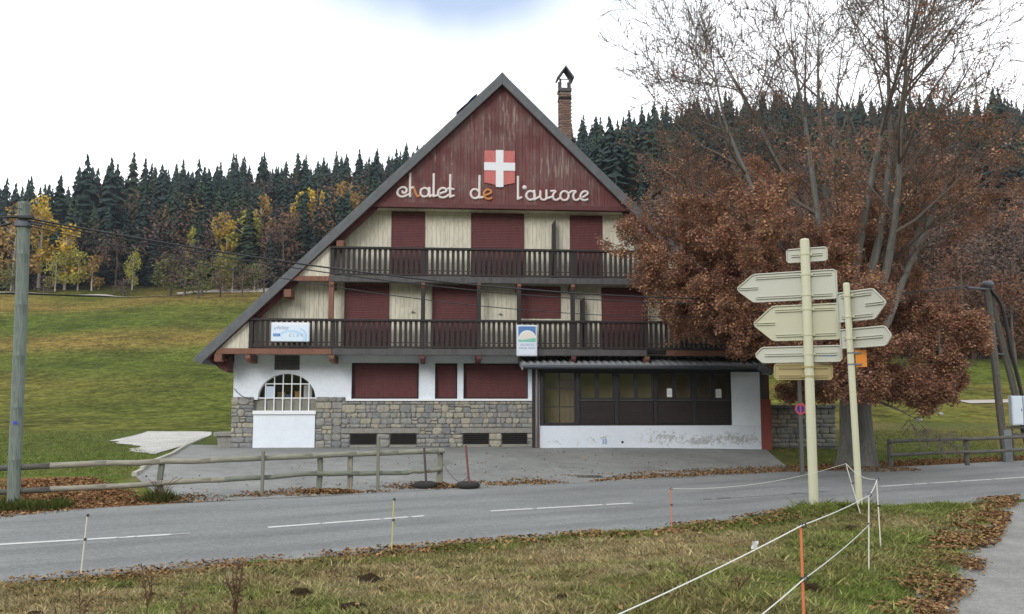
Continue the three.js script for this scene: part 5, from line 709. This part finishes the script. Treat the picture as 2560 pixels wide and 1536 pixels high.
function twiggyStem(seed) { const r = rngOf(seed), gs = [cyl([0, 0, 0], [0.01, 0.45, 0], 0.022, 0.013, 6), cyl([0.01, 0.45, 0], [0, 0.9, 0.01], 0.013, 0.004, 5)]; for (let i = 0; i < 16; i++) { const y = 0.22 + 0.6 * r(), a = r() * 6.283, L = rr(0.08, 0.16, r); gs.push(cyl([0, y, 0], [Math.cos(a) * L, y + L * 0.9, Math.sin(a) * L], 0.006, 0.002, 4)); } return mergeGeometries(gs.map((g) => g.toNonIndexed())); }
const roundG = [0, 1, 2].map((i) => leafyGeo(70 + i, 900, 'round', 0.03)), columnG = [0, 1, 2].map((i) => leafyGeo(80 + i, 800, 'column', 0.026)), fineG = [0, 1].map((i) => leafyGeo(75 + i, 2600, 'round', 0.015)), thinG = [0, 1].map((i) => leafyGeo(90 + i, 520, 'round', 0.022)), stems = [0, 1].map((i) => twiggyStem(95 + i));
const leafM = (c) => matte({ color: srgb(...c), side: THREE.DoubleSide });
const yellowL = leafM([186, 158, 66]), limeL = leafM([146, 142, 70]), oliveL = leafM([100, 102, 64]), orangeL = leafM([146, 118, 70]), greyBrownL = leafM([104, 88, 80]), brownL = leafM([104, 82, 70]), rustL = leafM([112, 80, 64]);
function leafy(name, label, cat, px, D, h, w, geo, mt, group, stem = stemM) {
  const x = (px - 1280) / 2200 * D, z = -D, t = thing(name, label, cat, [x, H(x, z) - 0.2, z], R() * 6.28, group); t.scale.set(h * w, h, h * w);
  part('trunk', pick(stems), stem, t); part('crown', geo, mt, t); return t;
}
{ // birches and bushes along the forest edge, left to right
  const B = 'yellow birches at the forest edge', S = 'bushes along the forest edge';
  const row = [
    [20, 172, 17, 1.0, 'round', orangeL, 'dull orange tree at the left edge behind the utility pole'], [86, 178, 19, 0.9, 'column', yellowL, 'tall bright yellow birch just right of the utility pole top'], [152, 172, 13.2, 1.1, 'column', yellowL, 'bright yellow birch right of the left utility pole'], [128, 170, 8, 1.0, 'round', limeL, 'low yellow-green birch bush right of the pole'], [185, 171, 8.5, 1.0, 'round', limeL, 'yellow-green birch beside the bright yellow one'], [220, 171, 7, 1.1, 'round', orangeL, 'small ochre tree right of the yellow-green birch'], [222, 195, 12, 0.8, 'column', yellowL, 'small yellow tree poking out of the dark spruces'], [322, 172, 8.2, 0.6, 'round', limeL, 'slender lone birch with pale thin trunk'], [475, 180, 11, 0.7, 'column', limeL, 'narrow lime tree left of the paired yellow birches'], [530, 182, 13, 1.0, 'column', yellowL, 'left one of two paired yellow birches'], [556, 182, 13.5, 0.9, 'column', yellowL, 'right one of two paired yellow birches'], [602, 180, 14, 1.25, 'column', limeL, 'broad yellow-green birch left of the chalet roof'], [642, 186, 17, 0.8, 'column', orangeL, 'orange leaning birch near the chalet roof'], [738, 200, 16, 0.8, 'column', yellowL, 'yellow tree above the roof slope, leftmost of three'], [764, 200, 17, 0.9, 'column', yellowL, 'yellow tree above the roof slope, middle of three'], [804, 202, 17, 0.7, 'column', yellowL, 'yellow tree above the roof slope, rightmost of three'], [862, 206, 18, 0.9, 'column', orangeL, 'orange-yellow tree peeking over the upper roof slope'], [575, 168, 7.5, 1.1, 'round', oliveL, 'olive tree below the paired birches'], [550, 168, 7.5, 1.0, 'round', limeL, 'pale lime tree below the paired yellow birches'], [630, 168, 6.5, 1.1, 'round', oliveL, 'olive tree close to the chalet roof edge']];
  row.forEach(([px, D, h, w, sh, m, l], i) => leafy('birch_tree', l, 'tree', px, D, h, w, (sh === 'column' ? columnG : roundG)[i % 3], m, B, paleStem));
  [[20, 166, 6, 1.3, oliveL, 'olive bush at the left edge below the forest'], [100, 166, 4, 1.6, greyBrownL, 'low grey-brown bush right of the utility pole'], [300, 167, 4, 1.8, greyBrownL, 'low grey-brown bush under the lone birch'], [420, 163, 8, 1.2, oliveL, 'pale green rounded bush at the meadow corner'], [455, 161, 10, 1.3, greyBrownL, 'large bare grey-brown bush behind the green ones'], [498, 162, 10.5, 1.3, greyBrownL, 'bare grey tree in the middle of the bush group'], [490, 152, 6.6, 1.4, oliveL, 'dark green bush at the lower edge of the meadow wood'], [545, 158, 5.5, 1.5, greyBrownL, 'brown bush at the foot of the birches'], [600, 158, 6, 1.4, brownL, 'brown bush near the chalet roof edge'], [655, 160, 7, 1.3, greyBrownL, 'grey-brown bush touching the chalet roof edge'], [700, 176, 13, 1.0, brownL, 'reddish brown bare tree beside the roof slope'], [745, 184, 13, 1.0, brownL, 'reddish brown tree under the yellow ones at the roof'], [790, 190, 14, 1.0, brownL, 'reddish brown tree touching the roof slope'], [670, 176, 13, 0.9, greyBrownL, 'grey-brown bare tree above the roof edge'], [240, 178, 13, 1.0, greyBrownL, 'grey-brown bare tree behind the yellow birches'], [280, 176, 11, 1.0, brownL, 'brown bare tree left of the lone birch'], [200, 180, 12, 1.0, greyBrownL, 'bare grey tree behind the bright yellow birch']].forEach(([px, D, h, w, m, l], i) => leafy('bush', l, 'bush', px, D, h, w, m === oliveL ? roundG[i % 3] : thinG[i % 2], m, S));
}
{ // spruce forest on both hillsides
  const r = rngOf(202), trees = []; const Dn = (a) => mix(172, 128, ss(-0.12, 0.16, a));
  for (let D = 118; D < 372; D += 3.7) for (let a = -0.82; a < 0.82; a += 4.3 / D) {
    const aa = a + rr(-2, 2, r) / D, d = D + rr(-2, 2, r), edge = Dn(aa); if (d < edge + 5 * r()) continue; const x = aa * d, z = -d, n = fbm(x * 0.03 + 70, z * 0.03 + 9, 3); const right = aa > 0.2 && d < 175; if (right && n < 0.56) continue; if (n > 0.68 && d < 300 && r() < 0.5) continue;
    trees.push({ x, z, d, h: (r() < 0.12 ? rr(19, 25, r) : rr(10, 20, r)) * (0.75 + 0.5 * n) * (d < edge + 16 ? 0.8 : 1), a: aa, v: Math.floor(r() * 4), m: Math.floor(r() * 4) });
  }
  const seen = (t) => Math.abs(t.a) < 0.6 && !(t.a > -0.2 && t.a < 0.1 && t.d < 290);           // not hidden behind the chalet
  const order = trees.filter(seen).sort((p, q) => q.h / q.d - p.h / p.d), single = new Set(order.slice(0, 280));
  const protos = {};
  for (const t of single) {
    const k = t.v + '_' + t.m; let o;
    if (!protos[k]) { o = protos[k] = thing('spruce_tree', '', 'tree'); part('trunk', spruceStem, stemM, o); part('crown', conifers[t.v], needleM[t.m], o); } else { o = protos[k].clone(); o.name = numbered('spruce_tree'); scene.add(o); }
    o.position.set(t.x, H(t.x, t.z) - 0.3, t.z); o.rotation.y = t.x * 7; o.scale.set(t.h * 1.3, t.h, t.h * 1.3); const l = t.a < 0; o.userData = { label: l ? 'dark spruce in the wood on the hillside left of the chalet' : 'dark spruce in the wood on the hillside right of the chalet', category: 'tree', group: l ? 'spruces on the left hillside' : 'spruces on the right hillside' };
  }
  for (let v = 0; v < 4; v++) { const l = trees.filter((t) => !single.has(t) && t.v === v).map((t) => { const k = rr(0.75, 1.2, r), c = needleM[t.m].color; return [M4(t.x, H(t.x, t.z) - 0.3, t.z, 0, t.x * 7, 0, t.h * 1.3, t.h, t.h * 1.3), c.clone().multiplyScalar(k)]; }); note(instanced('distant_forest', conifers[v], matte({ side: THREE.DoubleSide }), l), 'dense mass of dark spruces covering the hills', 'forest'); }
  // bare and brown broadleaf trees on the right slope and scattered through the wood
  const bro = []; for (let D = 84; D < 190; D += 6.2) for (let a = 0.02; a < 0.64; a += 6.6 / D) { const aa = a + rr(-3, 3, r) / D, d = D + rr(-3, 3, r), x = aa * d, n = fbm(x * 0.03 + 70, -d * 0.03 + 9, 3); if (d > 125 && n > 0.56 + 0.2 * r()) continue; if (aa < 0.1 && r() < 0.6) continue; bro.push([x, -d, rr(9, 15, r) * (d < 108 ? 0.75 : 1), aa]); }
  bro.sort((p, q) => q[2] / -q[1] - p[2] / -p[1]);
  const bm = [brownL, greyBrownL, rustL, leafM([96, 74, 62])];
  bro.slice(0, 230).forEach(([x, z, h], i) => { const t = thing('brown_tree', 'brown broadleaf tree in the wood behind the large beech', 'tree', [x, H(x, z) - 0.2, z], i, 'brown trees on the right slope'); t.scale.set(h * 1.15, h, h * 1.15); part('trunk', stems[i & 1], stemM, t); part('crown', (z > -125 ? fineG : i % 3 ? roundG : thinG)[i % 2], bm[Math.floor(r() * 4)], t); });
  const sc = []; for (let k = 0; k < 170; k++) { const a = rr(-0.6, 0.6, r), d = rr(175, 330, r), x = a * d, h = rr(11, 18, r); sc.push([M4(x, H(x, -d) - 0.2, -d, 0, k, 0, h * 1.1, h, h * 1.1), srgb(...pick([[98, 80, 72], [110, 84, 68], [86, 74, 70], [120, 98, 60]], r))]); } note(instanced('bare_wood', thinG[0], matte({ side: THREE.DoubleSide }), sc), 'brown leafless trees scattered through the spruce wood', 'forest');
}
{ // field track along the forest edge, pale path and rocks on the right
  const tm = std({ color: srgb(158, 152, 140), roughness: 1 }); const A = [], B = []; for (let px = -200; px <= 760; px += 20) { const D = lerpTable([[-200, 158], [0, 163], [400, 166], [760, 168]], px), x = (px - 1280) / 2200 * D; A.push([x, -D]); B.push([x, -D - 3]); } setting('field_track', loft(A, B, 2, 0.25), tm);
  const C = [], E = []; for (let i = 0; i <= 10; i++) { const x = mix(29, 60, i / 10), z = -56 - i * 0.5; C.push([x, z]); E.push([x, z - 1.6]); } setting('footpath', loft(C, E, 2, 0.06), tm);
  const rk = std({ color: srgb(150, 148, 142), roughness: 1, bumpMap: gritBump, bumpScale: 0.02 }); [[2325, 52, 'pale rock on the right meadow, leftmost of the loose rocks'], [2345, 50, 'pale rock on the right meadow, lowest of the loose rocks'], [2335, 58, 'pale rock on the right meadow, uppermost of the loose rocks'], [2290, 47, 'pale rock on the right meadow near the beech']].forEach(([px, D, l], i) => { const g = new THREE.IcosahedronGeometry(1, 2), p = g.attributes.position; for (let k = 0; k < p.count; k++) { const n = 0.7 + 0.6 * fbm(p.getX(k) * 1.5 + i * 5 + 9, p.getZ(k) * 1.5 + p.getY(k) + 4, 3); p.setXYZ(k, p.getX(k) * n * 0.2, p.getY(k) * n * 0.13, p.getZ(k) * n * 0.16); } g.computeVertexNormals(); const x = (px - 1280) / 2200 * D; part('rock', uvM(g), rk, thing('meadow_rock', l, 'rock', [x, H(x, -D) + 0.05, -D], i, 'loose pale rocks on the right meadow')); });
}
// ------------------------------------------------------------------ the big copper beech right of the chalet
{
  const bx = 10.5, bz = -27.1, by = H(bx, bz) - 0.15, r = rngOf(314), tree = thing('beech_tree', 'large beech with rust brown leaves and bare upper branches right of the chalet', 'tree', [bx, by, bz]);
  const barkM = std({ map: tex(256, 256, (u, v) => { const a = fbm(u * 8, v * 3, 4, 8), b = vn(u * 40, v * 24, 40), k = 104 + 60 * (a - 0.5) + 22 * (b - 0.5); return [k, k * 0.98, k * 0.93]; }), bumpMap: grainBump, bumpScale: 0.02, roughness: 1 }), twigM = std({ color: srgb(96, 86, 78), roughness: 1 });
  const G = { trunk: [], limbs: [], branch: [], twig: [] }, tips = [];
  function limbTube(pts, rad, seg) { // tapered tube along points
    const pos = [], idx = [], uv = [], up = V(0.3, 0.1, 0.9); for (let i = 0; i < pts.length; i++) { const d = (pts[Math.min(i + 1, pts.length - 1)].clone().sub(pts[Math.max(i - 1, 0)])).normalize(), a = V().crossVectors(d, up).normalize(), b = V().crossVectors(d, a); for (let k = 0; k <= seg; k++) { const t = k / seg * 6.2832, p = pts[i].clone().addScaledVector(a, Math.cos(t) * rad[i]).addScaledVector(b, Math.sin(t) * rad[i]); pos.push(p.x, p.y, p.z); uv.push(k / seg * Math.max(0.2, rad[0] * 4), i * 0.3); } }
    const n = seg + 1; for (let i = 0; i + 1 < pts.length; i++) for (let k = 0; k < seg; k++) { const q = i * n + k; idx.push(q, q + 1, q + n, q + 1, q + n + 1, q + n); }
    const g = new THREE.BufferGeometry(); g.setAttribute('position', new THREE.Float32BufferAttribute(pos, 3)); g.setAttribute('uv', new THREE.Float32BufferAttribute(uv, 2)); g.setIndex(idx); g.computeVertexNormals(); return g;
  }
  function grow(p, d, len, rad, level, upBias) {
    const n = level < 2 ? 9 : level === 2 ? 6 : 4, pts = [p.clone()], rads = [rad], dir = d.clone(); const step = len / n;
    for (let i = 1; i <= n; i++) { dir.add(V(rr(-1, 1, r), rr(-1, 1, r), rr(-1, 1, r)).multiplyScalar(level < 2 ? 0.11 : 0.2)); dir.y += upBias * 0.06; { const q = pts[i - 1], low = q.x < -1.9 ? 3.55 : q.x < 1.7 ? 2.25 : 4.3; if (q.y < low && q.y > 1.8 && level > 0) dir.y = Math.abs(dir.y) + 0.35; if (q.y < low + 0.5 && q.x < -1.7 && level === 0) dir.y += 0.12; } dir.normalize(); pts.push(pts[i - 1].clone().addScaledVector(dir, step)); rads.push(Math.max(0.008, rad * (1 - i / n * (level < 2 ? 0.95 : level < 3 ? 0.85 : 0.6)))); }
    const key = level === 0 ? 'limbs' : level === 1 ? 'branch' : level === 2 ? 'branch' : 'twig'; G[key].push(limbTube(pts, rads, level === 0 ? 8 : level === 1 ? 6 : level === 2 ? 4 : 3));
    if (level >= 2) for (let i = 1; i <= n; i++) tips.push([pts[i], level]);
    if (level === 3) return;
    const kids = [12, 9, 7][level]; for (let k = 0; k < kids; k++) { const t = k < 2 ? rr(0.93, 0.999, r) : rr(level === 0 ? 0.16 : 0.15, 1, r), i = Math.min(n - 1, Math.floor(t * n)), f = t * n - i, q = pts[i].clone().lerp(pts[i + 1], f), ax = pts[i + 1].clone().sub(pts[i]).normalize(), side = V(rr(-1, 1, r), rr(-0.5, 0.6, r), rr(-1, 1, r)).cross(ax).normalize(), nd = ax.clone().multiplyScalar(0.75).addScaledVector(side, rr(0.55, 0.95, r)).normalize(); grow(q, nd, len * rr(0.3, 0.52, r) * (1.12 - t * 0.4), Math.max(0.011, rads[i] * rr(0.38, 0.58, r)), level + 1, q.y > 6.5 ? 1.0 : 0.15 + (q.y - 3) * 0.15); }
  }
  const tp = [V(0, 0, 0), V(0.0, 0.35, 0), V(0.02, 1.0, 0), V(0.0, 1.9, 0.02), V(0.05, 2.8, 0), V(0.0, 3.7, 0)]; part('trunk', limbTube(tp, [0.78, 0.60, 0.50, 0.46, 0.45, 0.34], 16), barkM, tree);
  // ascending limbs, then spreading lower limbs
  for (const [a, el, len, rad, y] of [[0.3, 74, 11.5, 0.2, 3.2], [1.2, 66, 11, 0.18, 3.3], [2.0, 70, 11.5, 0.19, 3.1], [2.8, 58, 10.5, 0.18, 2.9], [3.5, 64, 11.0, 0.17, 3.2], [4.3, 70, 11, 0.17, 3.3], [5.2, 60, 10.5, 0.17, 3.0], [6.0, 60, 8.6, 0.16, 2.9], [3.14, 52, 7.6, 0.16, 2.9], [0.05, 54, 7.6, 0.15, 2.9], [2.5, 40, 7.4, 0.15, 2.7], [4.0, 40, 6.6, 0.14, 2.7], [1.6, 80, 12, 0.18, 3.4], [4.8, 80, 12, 0.17, 3.4], [3.3, 78, 12, 0.17, 3.4]])
    grow(V(Math.cos(a) * 0.2, y, -Math.sin(a) * 0.2), V(Math.cos(a) * Math.cos(el * Math.PI / 180), Math.sin(el * Math.PI / 180), -Math.sin(a) * Math.cos(el * Math.PI / 180)), len, rad, 0, 0.9);
  for (const [a, el, len, rad, y] of [[3.2, 24, 4.9, 0.13, 3.0], [3.75, 18, 4.8, 0.12, 2.9], [2.7, 24, 5.6, 0.13, 3.1], [4.4, 8, 3.9, 0.11, 2.5], [5.3, 12, 3.4, 0.1, 2.6], [6.1, 12, 3.4, 0.11, 2.7], [0.6, 18, 3.8, 0.1, 2.9], [1.6, 15, 5.4, 0.1, 3.0], [3.4, 32, 6.0, 0.13, 3.2], [2.9, 14, 3.0, 0.1, 2.6], [4.9, 2, 3.0, 0.08, 2.2]])
    grow(V(Math.cos(a) * 0.3, y, -Math.sin(a) * 0.3), V(Math.cos(a) * Math.cos(el * Math.PI / 180), Math.sin(el * Math.PI / 180), -Math.sin(a) * Math.cos(el * Math.PI / 180)), len, rad, 0, -0.25);
  for (const g of G.limbs) part('limb', g, barkM, tree);
  part('branches', mergeGeometries(G.branch), twigM, tree); const tw = part('twigs', mergeGeometries(G.twig), twigM, tree); tw.userData.kind = 'stuff';
  // leaves: small sprays of single leaves on the twigs, thick below, almost none in the top
  const spray = mergeGeometries([0, 1, 2, 3, 4].map((k) => { const g = quadLeaf(0.082, 0.056, 0.010); g.rotateX(rr(-0.8, 0.6, r)); g.rotateY(k * 1.26 + rr(-0.4, 0.4, r)); g.translate(rr(-0.07, 0.07, r), rr(-0.07, 0.05, r), rr(-0.07, 0.07, r)); return g; }));
  const pal = [[168, 122, 98], [156, 112, 90], [176, 130, 104], [148, 114, 96], [164, 130, 108], [154, 122, 106], [190, 150, 108]], list = [];
  for (const [p, level] of tips) { const h = p.y, k = h < 1.9 || (p.x > 1.9 && h < 3.7) ? 0 : (1 - ss(7.0, 10.8, h)) * 0.98 + 0.035 * (1 - ss(11, 14, h)); const patch = 0.25 + 0.95 * fbm(p.x * 0.55 + 30, p.y * 0.55 + p.z * 0.4 + 30, 3); const m = level === 3 ? 2 : 1; for (let q = 0; q < m; q++) if (r() < k * patch) { const c = pick(pal, r), b = rr(0.75, 1.15, r); list.push([M4(p.x + rr(-0.12, 0.12, r), p.y + rr(-0.14, 0.06, r), p.z + rr(-0.12, 0.12, r), rr(-0.7, 0.7, r), r() * 6.28, rr(-0.7, 0.7, r), rr(0.8, 1.35, r)), srgb(...c.map((v) => v * b))]); } }
  instanced('foliage', spray, new THREE.MeshPhysicalMaterial({ roughness: 1, side: THREE.DoubleSide, specularIntensity: 0.1, transmission: 0.35, thickness: 0 }), list, tree);
}
renderer.render(scene,camera);
